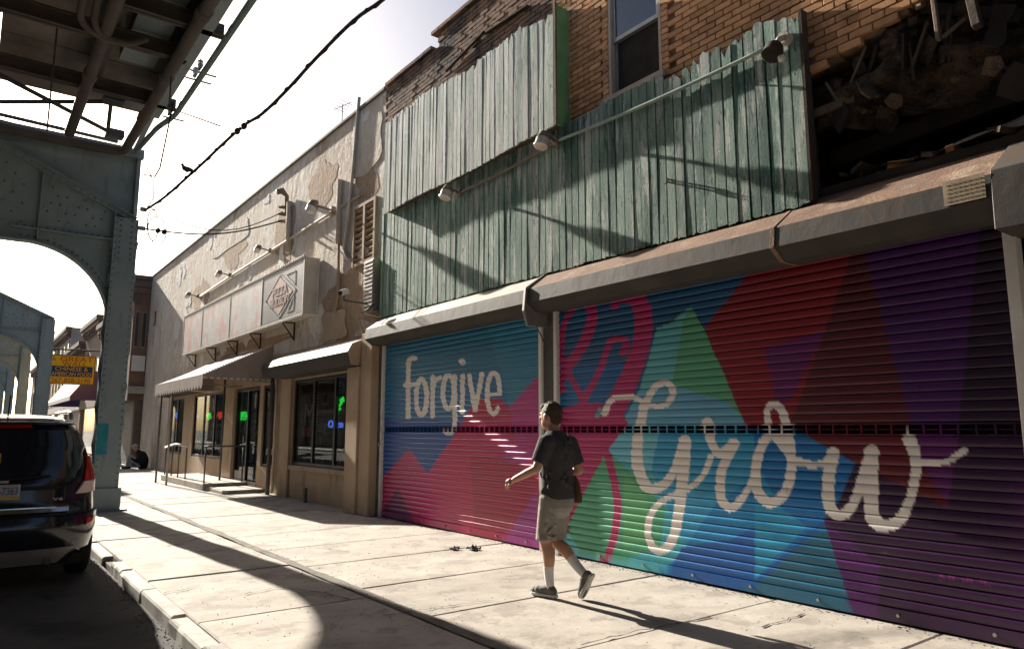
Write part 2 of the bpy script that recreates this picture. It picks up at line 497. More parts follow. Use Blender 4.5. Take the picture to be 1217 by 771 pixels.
mk('paint_white', (.7, .68, .64), (.6, .57, .53), vs=2, rough=.7)
mk('cornice', (.12, .08, .065), (.17, .12, .095), vs=3, rough=.8)
mk('shutter_grey', (.27, .26, .25), (.2, .19, .185), vs=3, rough=.6, bump=.8, bs=14, bdist=.03, bstretch=(.01, .01, 1))
mk('awning_white', (.72, .71, .7), rough=.9)
mk('awning_purple', (.06, .045, .14), rough=.9)
mk('far_wall_a', (.30, .24, .19), (.24, .19, .15), vs=1.5, rough=.9)
mk('far_wall_b', (.42, .38, .34), (.34, .3, .26), vs=1.5, rough=.9)
mk('win_dark', (.03, .035, .04), rough=.1, spec=.6)
mk('roof_tar', (.06, .058, .055), rough=.95)
mk('litter', (.03, .027, .025), rough=.9)
mk('neon_green', (.02, .5, .05), rough=.4, emit=((.02, 1.0, .08), .6))
mk('neon_blue', (.1, .2, .8), rough=.4, emit=((.1, .22, 1.0), .7))
mk('neon_red', (.8, .05, .03), rough=.4, emit=((1.0, .05, .03), .45))
mk('poster_red', (.5, .06, .05), rough=.6)
mk('poster_grey', (.42, .42, .42), rough=.6)
glass('shop_glass', (.62, .66, .66), .12)
glass('sash_glass', (.5, .55, .6), .4)
# ------------------------------------------------------------------ ground, road, pavement
ROAD_Z = -0.11
g = MB()
g.add([(-900, -300, -.16), (900, -300, -.16), (900, 1500, -.16), (-900, 1500, -.16)], [(0, 1, 2, 3)])
struct(g.build('ground', 'far_ground'))
g = MB()
g.add([(-9.6, -60, ROAD_Z), (1.47, -60, ROAD_Z), (1.47, 400, ROAD_Z), (-9.6, 400, ROAD_Z)], [(0, 1, 2, 3)])
struct(g.build('road', 'asphalt'))
FX = 5.93                                   # the shop-front line
pav = MB()
pav.box(1.60, 6.4, -12, 34.0, -.15, -.035)
pav_o = struct(pav.build('pavement', 'joint_dirt'))
def slab(x0, x1, y0, y1, k):
    mb = MB()
    n = 6
    dz = random.uniform(-.004, .004)
    tx, ty = random.uniform(-.003, .003), random.uniform(-.003, .003)
    gp = .005
    x0 += gp; x1 -= gp; y0 += gp; y1 -= gp
    # outline with a slightly uneven, chipped edge
    pts = []
    for a, b in (((x0, y0), (x1, y0)), ((x1, y0), (x1, y1)), ((x1, y1), (x0, y1)), ((x0, y1), (x0, y0))):
        for i in range(n):
            t = i / n
            j = .0 if i == 0 else random.uniform(-.005, .003)
            px, py = a[0] + (b[0] - a[0]) * t, a[1] + (b[1] - a[1]) * t
            nx, ny = (b[1] - a[1]), -(b[0] - a[0])
            l = math.hypot(nx, ny)
            pts.append((px + nx / l * j, py + ny / l * j))
    cx, cy = (x0 + x1) / 2, (y0 + y1) / 2
    m = len(pts)
    def zt(p):
        return dz + tx * (p[0] - cx) + ty * (p[1] - cy)
    v = [(p[0], p[1], -.06) for p in pts] + [(p[0], p[1], zt(p) - .012) for p in pts] + \
        [(cx + (p[0] - cx) * (1 - .012 / (x1 - x0) * 2), cy + (p[1] - cy) * (1 - .012 / (y1 - y0) * 2), zt(p)) for p in pts]
    f = []
    for r in range(2):
        f += [(r * m + i, r * m + (i + 1) % m, (r + 1) * m + (i + 1) % m, (r + 1) * m + i) for i in range(m)]
    f.append(tuple(2 * m + i for i in range(m)))
    mb.add(v, f)
    return mb.build('paving_slab', 'concrete', pav_o)
ys = [3.88 + 1.36 * k for k in range(-8, 23)]
ys = [y + random.uniform(-.05, .05) for y in ys]
for a, b in zip(ys, ys[1:]):
    slab(3.15, 4.72 if random.random() < .0 else 5.99, a, b, 0)
yy = -7.0
yi = [yy]
for st in [1.9, 1.8, 2.1, 1.7, 1.9, 1.8, 2.0, 1.95, 1.6, 1.7, 1.8, 2.0, 1.9, 1.8, 1.9, 2.1, 2.0, 1.9, 2.0, 1.9, 2.0]:
    yy += st
    yi.append(yy)
for a, b in zip(yi, yi[1:]):
    slab(1.60, 3.06, a, b, 1)
# far pavement, too far to tell the slabs apart
g = MB()
g.box(1.60, 5.99, 34.0, 400, -.15, -.002)
struct(g.build('pavement', 'concrete'))
# cracks with broken lips
def crack(pts, wd, name='crack'):
    mb = MB()
    out = []
    for i in range(len(pts) - 1):
        a, b = Vector((*pts[i], 0)), Vector((*pts[i + 1], 0))
        k = max(2, int((b - a).length / .07))
        for j in range(k):
            p = a.lerp(b, j / k)
            out.append(p + Vector((random.uniform(-.02, .02), random.uniform(-.02, .02), 0)))
    v, f = [], []
    for i, p in enumerate(out):
        d = (out[min(i + 1, len(out) - 1)] - out[max(0, i - 1)]).normalized()
        n = Vector((-d.y, d.x, 0)) * wd * random.uniform(.25, 1.3)
        v += [p + n + Vector((0, 0, .0085)), p - n + Vector((0, 0, .0085))]
    f = [(2 * i, 2 * i + 2, 2 * i + 3, 2 * i + 1) for i in range(len(out) - 1)]
    mb.add(v, f)
    return mb.build(name, 'crack_dark', pav_o)
def G(px, py):
    p = at(px, py, 'Z', 0)
    return (p.x, p.y)
crack([G(190, 650), G(215, 646), G(250, 636)], .012)
crack([G(192, 705), G(222, 700), G(247, 694)], .012)
crack([G(290, 706), G(330, 698), G(375, 703), G(420, 714)], .011)
crack([G(455, 732), G(520, 722), G(600, 712)], .008)
crack([G(690, 767), G(760, 750), G(850, 732)], .009)
crack([G(905, 746), G(940, 735), G(960, 728)], .009)
crack([G(340, 652), G(365, 650), G(420, 656)], .006)
crack([(2.3, 12.1), (2.9, 12.4), (3.4, 12.2), (4.4, 12.5)], .006)
# dirt-filled seam between the two bands of slabs
mb = MB()
v, f = [], []
y = -8.0
i = 0
while y < 34:
    a = .055 + .04 * mnoise.noise(Vector((0, y * .9, 3))) + random.uniform(-.008, .008)
    b = .055 + .045 * mnoise.noise(Vector((5, y * 1.1, 1))) + random.uniform(-.008, .008)
    v += [(3.105 - a, y, .006), (3.105 + b, y, .006)]
    y += .12
    i += 1
f = [(2 * k, 2 * k + 2, 2 * k + 3, 2 * k + 1) for k in range(i - 1)]
mb.add(v, f)
mb.build('dirt_seam', 'joint_dirt', pav_o)
# kerb stones
kerb = struct(MB().box(1.49, 1.58, -12, 60, -.2, -.06).build('kerb', 'joint_dirt'))
y = -6.0
kn = 0
while y < 34:
    ln = random.uniform(1.15, 1.45)
    if abs(y - 5.2) < .6:
        ln = 1.0
    mb = MB()
    gap = random.uniform(.025, .06)
    top = .004 + random.uniform(-.016, .016)
    x0 = 1.455 + random.uniform(-.015, .015)
    n = 5
    y1 = y + ln - gap
    prof = [(x0 + .0, -.2), (x0 + .002, top - .022), (x0 + .014, top - .004), (x0 + .03, top), (1.585, top), (1.59, -.2)]
    if 8.3 < y < 9.6:
        y1 = y + .55
        top -= .03
    v, f = [], []
    for k in range(n):
        yk = y + (y1 - y) * k / (n - 1)
        ch = random.uniform(-.012, .006)
        for q, (a, b) in enumerate(prof):
            jx = ch if q in (1, 2, 3) else 0
            v.append((a - jx, yk + random.uniform(-.006, .006), b + (ch if q in (1, 2) else 0)))
    m = len(prof)
    for k in range(n - 1):
        f += [(k * m + q, k * m + (q + 1) % m, (k + 1) * m + (q + 1) % m, (k + 1) * m + q) for q in range(m)]
    f += [tuple(range(m)), tuple((n - 1) * m + q for q in range(m))]
    mb.add(v, f)
    mb.build('kerb_stone', 'kerb_stone', kerb)
    y += ln
struct(MB().box(1.45, 1.59, 34.2, 300, -.2, -.004).build('kerb', 'kerb_stone'))
# gutter grit along the kerb
mb = MB()
for i in range(500):
    yg = random.uniform(2.0, 14)
    xg = 1.455 - abs(random.gauss(0, .09)) - .005
    r = random.uniform(.003, .009)
    mb.ball((xg, yg, ROAD_Z + r * .5), (r, r * random.uniform(.6, 1.3), r * .7), 5, 3)
for i in range(260):
    r = random.uniform(.002, .006)
    mb.ball((random.uniform(2.9, 3.35), random.uniform(3, 14), .008), (r, r, r * .7), 5, 3)
for i in range(700):
    r = random.uniform(.002, .008)
    mb.ball((FX - .03 - abs(random.gauss(0, .07)), random.uniform(2, 12), r * .5 + .001), (r, r * random.uniform(.6, 1.6), r * .6), 5, 3)
for i in range(900):
    r = random.uniform(.002, .006)
    mb.ball((random.uniform(1.65, 5.8), random.uniform(2.5, 11), r * .4 + .001), (r, r, r * .6), 5, 3)
o = mb.build('gravel', 'joint_dirt')
o['kind'] = 'stuff'
tag(o, 'loose grit gathered along the gutter, pavement seam and wall foot', 'gravel')

# ------------------------------------------------------------------ steel bents of the elevated railway
def arc(cx, cz, r, a0, a1, n):
    return [(cx + r * math.cos(R(a0 + (a1 - a0) * i / n)), cz + r * math.sin(R(a0 + (a1 - a0) * i / n))) for i in range(n + 1)]
def slope_z(x):
    return 5.68 + .455 * (2.38 - x)
XC = -2.9                                   # middle of the bent
def make_bent(Y0, label, full):
    root = thing('steel_bent', label, 'bent', (2.2, Y0, 0), 'steel arch bents of the elevated railway')
    yf = Y0 - .012
    # web plate with the arched opening
    ar = arc(.58, 3.50, 1.46, 0, 90, 18)
    al = [(2 * XC - x, z) for x, z in ar][::-1]
    xs = -1.2
    web = [(2.36, 3.50)] + ar + al + [(2 * XC - 2.36, 3.50), (2 * XC - 2.36, slope_z(2.36)), (2 * XC - xs, slope_z(xs)), (xs, slope_z(xs)), (2.36, slope_z(2.36))]
    MB().prism(web, 'Y', Y0 - .012, Y0 + .012).build('web_plate', 'steel', root)
    fl = MB()
    for pts in (ar, al):
        for a, b in zip(pts, pts[1:]):
            fl.beam((a[0], Y0, a[1]), (b[0], Y0, b[1]), .26, .022, up=(0, 0, 1) if abs(b[0] - a[0]) > abs(b[1] - a[1]) else (1, 0, 0))
    fl.beam((.58, Y0, 4.955), (2 * XC - .58, Y0, 4.955), .26, .024)
    fl.build('arch_flange', 'steel', root)
    sf = MB()
    sf.beam((2.40, Y0, slope_z(2.40) + .012), (xs, Y0, slope_z(xs) + .012), .30, .026)
    sf.beam((xs, Y0, slope_z(xs) + .012), (2 * XC - xs, Y0, slope_z(xs) + .012), .30, .026)
    sf.beam((2 * XC - 2.40, Y0, slope_z(2.40) + .012), (2 * XC - xs, Y0, slope_z(xs) + .012), .30, .026)
    sf.beam((2.38, Y0 - .05, slope_z(2.38) - .05), (xs, Y0 - .05, slope_z(xs) - .05), .09, .085)
    sf.build('sloped_flange', 'steel', root)
    hf = MB()
    hf.box(.35, 2.38, yf - .11, yf, 5.17, 5.20)
    hf.box(.35, 2.38, yf - .018, yf - .001, 5.20, 5.29)
    hf.build('bracket_angle', 'steel', root)
    for x in (.78, 2.02, -.9, -2.6):
        st = MB()
        st.box(x - .012, x + .012, yf - .10, yf, 5.0 if x < 1.5 else 3.5, min(slope_z(x) - .03, 7.0))
        st.box(x + .012, x + .09, yf - .016, yf - .0005, 5.0 if x < 1.5 else 3.5, min(slope_z(x) - .03, 7.0))
        st.build('stiffener', 'steel', root)
    for sx, side in ((1, 1), (-1, -1)):
        def mx(x):
            return x if side > 0 else 2 * XC - x
        cm = MB()
        # built-up column: two cover plates and a web, angles at the corners
        for (x0, x1, y0, y1) in ((2.00, 2.42, Y0 - .235, Y0 - .215), (2.00, 2.42, Y0 + .215, Y0 + .235), (2.20, 2.222, Y0 - .215, Y0 + .215),
                                 (2.00, 2.015, Y0 - .215, Y0 - .12), (2.405, 2.42, Y0 - .215, Y0 - .12), (2.00, 2.015, Y0 + .12, Y0 + .215), (2.405, 2.42, Y0 + .12, Y0 + .215)):
            a, b = sorted((mx(x0), mx(x1)))
            cm.box(a, b, y0, y1, .0, 5.62)
        col = cm.build('column', 'steel', root)
        bp = MB()
        a, b = sorted((mx(1.86), mx(2.58)))
        bp.box(a, b, Y0 - .36, Y0 + .36, .0, .03)
        a, b = sorted((mx(1.95), mx(2.47)))
        bp.box(a, b, Y0 - .28, Y0 - .245, .03, .42)
        bp.build('base_plate', 'steel', root, bevel=.004)
        if side > 0:
            z = .5
            k = 0
            while z < 5.0:
                for xx in (1.994, 2.426):
                    y0, y1 = (Y0 - .19, Y0 + .19) if k % 2 else (Y0 + .19, Y0 - .19)
                    MB().beam((xx, y0, z), (xx, y1, z + .36), .01, .05, up=(1, 0, 0)).build('lacing_bar', 'steel', col)
                z += .36
                k += 1
        else:
            continue
        # splice cover, front of column
        MB().box(2.06, 2.36, Y0 - .249, Y0 - .2365, 4.75, 5.62).build('splice_plate', 'steel', root, bevel=.002)
    rv = MB()
    n = Vector((0, -1, 0))
    for a in range(0, 96, 4):
        x, z = .58 + 1.56 * math.cos(R(a)), 3.5 + 1.56 * math.sin(R(a))
        if x < 2.0 and z < 5.15:
            rv.rivet((x, yf, z), n, .024)
    z = .3
    while z < 5.6:
        for x in (2.03, 2.39):
            rv.rivet((x, Y0 - .2355 if z < 4.75 or x < 2.05 or x > 2.37 else Y0 - .25, z), n, .02)
        z += .13
    for z in np.arange(4.8, 5.6, .11):
        for x in (2.11, 2.31):
            rv.rivet((x, Y0 - .25, z), n, .024)
    x = .45
    while x < 2.35:
        rv.rivet((x, yf - .019, 5.245), n, .022)
        rv.rivet((x, Y0 - .098, slope_z(x) - .055), n, .022)
        x += .12
    for ix in range(14):
        for iz in range(6):
            x, z = .95 + ix * .15 - (iz % 2) * .05, 5.42 + iz * .16
            if x < 2.0 and z < slope_z(x) - .16 and (ix + 2 * iz) % 3:
                rv.rivet((x, yf, z), n, .024)
    for ix in range(8):
        for iz in range(7):
            x, z = -.55 + ix * .15, 5.3 + iz * .18
            if z < slope_z(x) - .2 and (ix + iz) % 2 and abs(x - .78) > .06:
                rv.rivet((x, yf, z), n, .024)
    z = 3.55
    while z < 5.1:
        rv.rivet((1.99, yf, z), n, .02) if z > 4.2 else None
        z += .11
    r = rv.build('rivets', 'steel_rivet', root)
    r['kind'] = 'stuff'
    return root
bent = make_bent(15.7, 'grey green steel arch bent beside the dark parked car, cyan paint on its column', True)
# sheet girder on top of that bent, under the platform end
ug = MB()
ug.prism([(2.36, slope_z(2.36) + .03), (2.36, 7.06), (-1.0, 7.06), (-1.0, slope_z(-1.0) + .03)], 'Y', 15.72, 15.74)
ug.box(-6, 2.44, 15.55, 15.9, 7.06, 7.11)
ug.box(-6, 2.44, 15.56, 15.70, 6.93, 7.06)
ug.box(2.33, 2.40, 15.60, 15.72, slope_z(2.33) + .03, 7.0)
ug.build('upper_girder', 'steel', bent)
p0 = at(116, 503, 'Y', 15.46); p1 = at(125, 540, 'Y', 15.46)
MB().box(p0.x, p1.x + .02, 15.4575, 15.4635, p1.z, p0.z).build('paint_patch', 'cyan_paint', bent)
far0 = make_bent(32.0, 'grey green steel arch bent standing just before the yellow blade sign', False)
for yb, lb in ((44.0, 'grey green steel arch bent standing beside the white and purple awning'), (58.0, 'grey green steel arch bent beyond the white and purple awning'),
               (74.0, 'one of the two farthest steel arch bents, by the pale three storey row'), (92.0, 'one of the two farthest steel arch bents, by the pale three storey row')):
    c = copy_tree(far0, None, (0, yb - 32.0, 0))
    c['label'] = lb
# track girders carried by the bents
td = thing('railway_deck', 'steel track girders of the elevated railway carried on the arch bents', 'railway', (XC, 16.2, 7.36))
for x in (-4.6, -3.6, -2.2, -1.2):
    MB().box(x - .12, x + .12, 16.2, 110, 7.40, 8.3).build('track_girder', 'steel_dark', td)
mb = MB()
for i in range(180):
    mb.box(-5.2, -.6, 16.4 + i * .52, 16.62 + i * .52, 8.302, 8.5)
o = mb.build('ties', 'wood_dark', td)
o['kind'] = 'stuff'

# ------------------------------------------------------------------ station platform above the street
pl = thing('station_platform', 'concrete and steel underside of the elevated station platform over the road', 'platform', (-2.9, 0, 7.0))
for i, y0 in enumerate(np.arange(-6.4, 12.8, 1.92)):
    for x0, x1 in ((-8.0, -5.2), (-5.18, -2.5), (-2.48, -.1), (-.08, 2.18)):
        MB().box(x0, x1, y0 + .01, y0 + 1.9, 7.52, 7.68).build('slab_panel', 'deck_concrete', pl, bevel=.012)
for y0 in (12.95, 11.08, 10.02, 8.1, 6.2, 4.2, 2.0, -.5, -3, -5.5):
    mb = MB()
    mb.box(-8, 2.2 if y0 == 11.08 else 2.46, y0 - .012, y0 + .012, 7.0, 7.2)
    mb.box(-8, 2.2 if y0 == 11.08 else 2.46, y0 - .07, y0 + .07, 7.0, 7.018)
    mb.box(-8, 2.2, y0 - .06, y0 + .06, 7.2, 7.23)
    mb.build('cross_beam', 'rust_pipe' if y0 > 9 else 'steel_dark', pl)
mb = MB()
mb.box(2.19, 2.215, -6.5, 13.5, 7.02, 7.72)
mb.box(2.05, 2.30, -6.5, 13.5, 7.0, 7.02)
mb.box(2.05, 2.30, -6.5, 13.5, 7.72, 7.74)
mb.build('edge_girder', 'steel', pl)
for x in (1.2, -.9, -3.5, -6):
    MB().box(x - .1, x + .1, -6.5, 12.9, 7.235, 7.515).build('stringer', 'steel_dark', pl)
MB().box(-8.0, 2.3, -60, -6.55, 7.3, 7.7).build('unseen_platform_slab', 'deck_concrete', pl)  # out-of-view length, added to keep sky light off the near shutters
mb = MB().box(1.45, 1.95, -6.5, 12.2, 7.3, 7.5)
mb.build('cable_tray', 'steel', pl)
# lateral bracing in the open gap between platform and bent
br = MB()
for a, b in (((0, 89), (128, 156)), ((0, 121), (132, 121)), ((0, 136), (140, 169)), ((132, 121), (128, 156))):
    p, q = at(*a, 'Z', 7.2), at(*b, 'Z', 7.2)
    d = (p - q).normalized()
    br.beam(p + d * 3.5 if a[0] == 0 else p, q, .07, .05)
br.build('lateral_bracing', 'steel_dark', pl)
for a in ((135, 118), (136, 160)):
    p = at(*a, 'Z', 7.22)
    MB().box(p.x - .16, p.x + .16, p.y - .12, p.y + .12, 7.16, 7.30).build('gusset_box', 'steel_dark', pl, bevel=.008)
MB().beam((2.2, 13.5, 7.1), (2.25, 15.6, 7.08), .09, .12).build('end_tie', 'steel', pl)
for px, py0, py1 in ((68, 33, 156), (206, 60, 122)):
    p = at(px, py0, 'Z', 7.25)
    q = at_plane(px - 13, py1, p, (p.x + 1, p.y))
    if px == 206:
        q = Vector((p.x, p.y, 6.2))
    MB().tube([p, (p.x, p.y, min(q.z, 6.5))], .012, 6).build('hanger_rod', 'steel_dark', pl)
# pipes hung below the platform
def pipe(pts, r, mat, label, name='pipe', cat='pipe', n=12, fl=()):
    o = MB().tube(pts, r, n).build(name, mat, smooth=50)
    return tag(o, label, cat)
def bend(pts, rad=.12, n=5):
    pts = [Vector(p) for p in pts]
    out = [pts[0]]
    for a, b, c in zip(pts, pts[1:], pts[2:]):
        d0, d1 = (a - b).normalized(), (c - b).normalized()
        p, q = b + d0 * rad, b + d1 * rad
        for i in range(n + 1):
            t = i / n
            out.append(p * (1 - t) ** 2 + b * 2 * t * (1 - t) + q * t * t)
    out.append(pts[-1])
    return out
pr = thing('drain_pipe', 'thick brown drain pipe running under the platform edge and turning along the bent', 'pipe', (2.0, 10, 6.9))
MB().tube(bend([(2.04, -6, 6.93), (2.04, 15.36, 6.90), (-4.0, 15.36, 6.86)], .3, 8), .085, 14).build('pipe', 'rust_pipe', pr, smooth=50)
for y in (-2, 3, 7.6, 9.4, 11.6, 13.4):
    MB().tube([(2.04, y - .09, 6.92), (2.04, y + .09, 6.92)], .103, 14).build('coupling', 'rust_pipe', pr, smooth=40)
pr = thing('drain_pipe', 'brown pipe ending at the bracing under the platform, inboard of the edge pipe', 'pipe', (1.06, 10, 6.9))
MB().tube(bend([(1.08, -6, 6.93), (1.08, 14.9, 6.90)], .2), .085, 14).build('pipe', 'rust_pipe', pr, smooth=50)
for y in (5.0, 9.0, 12.2):
    MB().tube([(1.08, y - .1, 6.92), (1.08, y + .1, 6.92)], .103, 14).build('coupling', 'rust_pipe', pr, smooth=40)
for dx in (0, .16):
    pts = bend([(.75 + dx, 3, 7.1), (.75 + dx, 9.9, 7.1), (.75 + dx, 10.6, 6.86), (1.25 + dx * .5, 10.75, 6.82), (1.6, 10.8, 7.05)], .25, 6)
    pipe(pts, .05, 'rust_pipe', 'curved pair of conduits looping below the platform slabs', 'conduit', 'conduit', 8)['group'] = 'looping conduits'
cp = thing('conduit', 'teal conduit run on the ends of the platform cross beams with small insulators', 'conduit', (2.6, 10, 7.0))
MB().tube(bend([(2.52, -6, 7.08), (2.52, 13.35, 7.06), (2.36, 14.0, 7.02), (2.28, 15.5, 7.04)], .2, 5), .05, 10).build('pipe', 'teal_pipe', cp, smooth=50)
for y in (11.5, 11.8, 8.6, 13.6):
    mb = MB()
    mb.tube([(2.5, y, 7.1), (2.5, y, 7.34)], .014, 6)
    for z in (7.16, 7.22, 7.28):
        mb.tube([(2.5, y, z), (2.5, y, z + .03)], .045, 8)
    mb.build('insulator', 'galv', cp, smooth=40)
    MB().box(2.35, 2.75, y - .01, y + .01, 7.10, 7.125).build('cross_arm', 'galv', cp)
# ------------------------------------------------------------------ stucco building with the corner shop
SX = 5.95
sb = thing('stucco_building', 'long two storey building with peeling beige stucco wall and a corner shop', 'building', (SX, 22.6, 0))
YA, YB, ZT = 11.86, 33.6, 8.0
W2 = (12.72, 16.1, .72, 2.62)
PR = (17.35, 18.2, .6, 2.6)
DR = (18.45, 20.5, .2, 2.62)
WB = (21.5, 25.1, .66, 2.62)
WA = (26.4, 28.5, .66, 2.62)
m = MB()
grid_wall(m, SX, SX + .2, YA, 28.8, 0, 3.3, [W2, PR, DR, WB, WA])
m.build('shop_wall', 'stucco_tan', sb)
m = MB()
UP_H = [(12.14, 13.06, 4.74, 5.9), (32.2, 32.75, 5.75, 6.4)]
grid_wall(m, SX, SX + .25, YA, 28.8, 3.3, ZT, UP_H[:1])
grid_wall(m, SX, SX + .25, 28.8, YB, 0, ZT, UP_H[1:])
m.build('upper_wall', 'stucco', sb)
m = MB()
m.box(SX + .26, 18, YA + .02, YB - .02, 3.32, ZT - .25)
m.box(SX + .26, 18, 28.85, YB - .02, 0, 3.3)
m.build('core', 'interior', sb)
m = MB()
m.box(SX - .05, SX + .35, YA - .0, YB, ZT, ZT + .07)
m.build('coping', 'coping', sb, bevel=.01)
# shallow render bands and lumps of old repairs, real relief on the wall
for (y0, y1, z0, z1, d) in ((13.3, 14.6, 3.34, 3.95, .03), (12.0, 13.4, 6.6, 7.7, .015), (20.2, 24, 6.9, 7.6, .012), (26.5, 31, 3.5, 4.6, .014)):
    pts = []
    n = 26
    for i in range(n):
        t = 2 * math.pi * i / n
        k = 1 + .25 * mnoise.noise(Vector((math.cos(t) * 1.5, math.sin(t) * 1.5, y0)))
        pts.append(((y0 + y1) / 2 + (y1 - y0) / 2 * k * max(-1, min(1, 1.25 * math.cos(t))), (z0 + z1) / 2 + (z1 - z0) / 2 * k * max(-1, min(1, 1.25 * math.sin(t)))))
    MB().prism(pts, 'X', SX - d, SX + .01).build('render_patch', 'stucco' if z0 > 3.4 else 'stucco_tan', sb, bevel=.006)
PR_ = random.Random(21)
def flake(yc, zc, ry, rz, mat, d=.005):
    n_ = 34
    sd = PR_.uniform(0, 90)
    pts = []
    for i in range(n_):
        t = 2 * math.pi * i / n_
        k = 1 + .75 * mnoise.fractal(Vector((math.cos(t) * 1.3, math.sin(t) * 1.3, sd)), .8, 2.2, 4)
        pts.append((yc + ry * k * math.cos(t), zc + rz * k * math.sin(t)))
    MB().prism(pts, 'X', SX - d, SX + .01).build('peeled_patch', mat, sb)
mk('stucco_white', (.86, .83, .78), (.78, .74, .68), vs=6, rough=.93, bump=1.0, bs=12, bdist=.06, bump2=(1.0, 60, .015), layers=[((.5, .38, .28), 4, .6, .7, (1, 1, .5), .7)])
mk('stucco_bare', (.50, .355, .245), (.40, .28, .19), vs=2.5, rough=.95, bump=1.0, bs=10, bdist=.08, bump2=(1.0, 50, .02), layers=[((.3, .21, .15), 3, .56, .68, (1, 1, .4), .7), ((.7, .62, .53), 7, .62, .68, (1, 1, 1), .7)])
flake(13.3, 4.0, 1.25, .62, 'stucco_bare', .004)  # bare tan stucco, its brown also stands in for the sign box's shade
flake(12.5, 6.5, .5, .7, 'stucco_bare', .004)
flake(14.9, 6.9, .7, .5, 'stucco_bare', .004)
flake(17.2, 6.3, .6, .8, 'stucco_bare', .0042)
flake(21.5, 6.7, .9, .4, 'stucco_bare', .004)
flake(25.0, 5.9, .8, .5, 'stucco_bare', .004)
flake(20.0, 3.75, 3.2, .16, 'stucco_bare', .004)
for i in range(30):
    yc, zc = PR_.uniform(12.2, 29), PR_.uniform(3.6, 7.6)
    flake(yc, zc, PR_.uniform(.10, .42), PR_.uniform(.08, .38), 'stucco_white', .0075 + .0001 * i)
# end pier beside the shutters and string course
MB().box(SX - .26, SX - .004, 12.16, 12.66, 0, 2.66).build('pier', 'stucco_tan', sb, bevel=.012)
MB().box(SX - .22, SX - .003, 11.72, 12.155, 0, 3.25).build('pier', 'stucco_tan', sb, bevel=.012)
MB().box(SX - .06, SX - .002, 16.15, 16.75, 0.0, 2.68).build('pilaster', 'stucco_tan', sb, bevel=.01)
MB().box(SX - .05, SX - .002, 12.67, 16.14, .62, .72).build('sill', 'stucco_tan', sb, bevel=.01)
MB().box(SX - .05, SX - .002, 20.52, 21.35, 0.2, 2.68).build('pilaster', 'stucco_tan', sb, bevel=.01)
# blocked window
MB().box(SX + .06, SX + .1, 32.2, 32.75, 5.75, 6.4).build('blocked_window', 'wood_dark', sb)
# louvred vent
lv = MB()
lv.box(SX - .05, SX + .05, 12.1, 12.17, 4.70, 5.94)
lv.box(SX - .05, SX + .05, 13.03, 13.10, 4.70, 5.94)
lv.box(SX - .045, SX + .05, 12.17, 13.03, 4.70, 4.76)
lv.box(SX - .045, SX + .05, 12.17, 13.03, 5.88, 5.94)
lv.box(SX - .045, SX + .05, 12.56, 12.64, 4.76, 5.88)
vent = lv.build('vent_frame', 'louvre', sb)
for i in range(9):
    for y0, y1 in ((12.175, 12.555), (12.645, 13.025)):
        MB().obox((SX + .01, (y0 + y1) / 2 + random.uniform(-.01, .01), 4.82 + i * .125), (.10, y1 - y0, .012), Euler((random.uniform(-.03, .03), R(38), 0)), 0).build('louvre_slat', 'louvre', vent)
MB().box(SX + .12, SX + .14, 12.1, 13.1, 4.7, 5.95).build('vent_back', 'void', sb)
# ---- windows
def window(hole, nmull, name='shop_window', led=True, label=None):
    y0, y1, z0, z1 = hole
    fr = MB()
    x0, x1 = SX + .03, SX + .10
    t = .07
    fr.box(x0, x1, y0, y1, z0, z0 + t)
    fr.box(x0, x1, y0, y1, z1 - t, z1)
    ysx = [y0 + (y1 - y0) * i / nmull for i in range(nmull + 1)]
    for i, y in enumerate(ysx):
        a = y if i == 0 else (y - t if i == nmull else y - t * .65)
        b = a + (t if i in (0, nmull) else t * 1.3)
        fr.box(x0 + .001, x1 - .001, a, b, z0 + t, z1 - t)
    w_ = fr.build(name, 'black_metal', sb, bevel=.004)
    for a, b in zip(ysx, ysx[1:]):
        MB().box(SX + .055, SX + .063, a + .08, b - .08, z0 + t, z1 - t).build('pane', 'shop_glass', w_)
    if led:
        l = MB()
        for a, b in zip(ysx, ysx[1:]):
            a += .11; b -= .11
            q = z0 + t + .03
            while q < z1 - t:
                l.box(SX + .07, SX + .085, a - .011, a + .011, q, q + .022)
                l.box(SX + .07, SX + .085, b - .011, b + .011, q, q + .022)
                q += .07
            q = a
            while q < b:
                l.box(SX + .07, SX + .085, q, q + .022, z1 - t - .05, z1 - t - .028)
                q += .07
        o = l.build('light_string', 'led_white', w_)
        o['kind'] = 'stuff'
    return w_
window(W2, 3)
window(PR, 1)
window(WB, 3)
window(WA, 2)
# ---- door
df = MB()
df.box(SX + .02, SX + .12, 18.45, 18.55, .2, 2.62)
df.box(SX + .02, SX + .12, 20.40, 20.50, .2, 2.62)
df.box(SX + .02, SX + .12, 18.55, 20.40, 2.52, 2.62)
df.box(SX + .02, SX + .12, 19.42, 19.50, .2, 2.52)
door = df.build('door', 'black_metal', sb, bevel=.004)
MB().box(SX + .055, SX + .063, 18.55, 19.42, .22, 2.52).build('pane', 'shop_glass', door)
MB().box(SX + .055, SX + .063, 19.50, 20.40, .22, 2.52).build('pane', 'shop_glass', door)
MB().tube([(SX - .03, 19.56, 1.0), (SX - .03, 19.56, 1.35)], .015, 8).build('handle', 'galv', door)
MB().box(SX + .03, SX + .1, 19.5, 20.4, .2, .42).build('kick_plate', 'metal_grey', door)
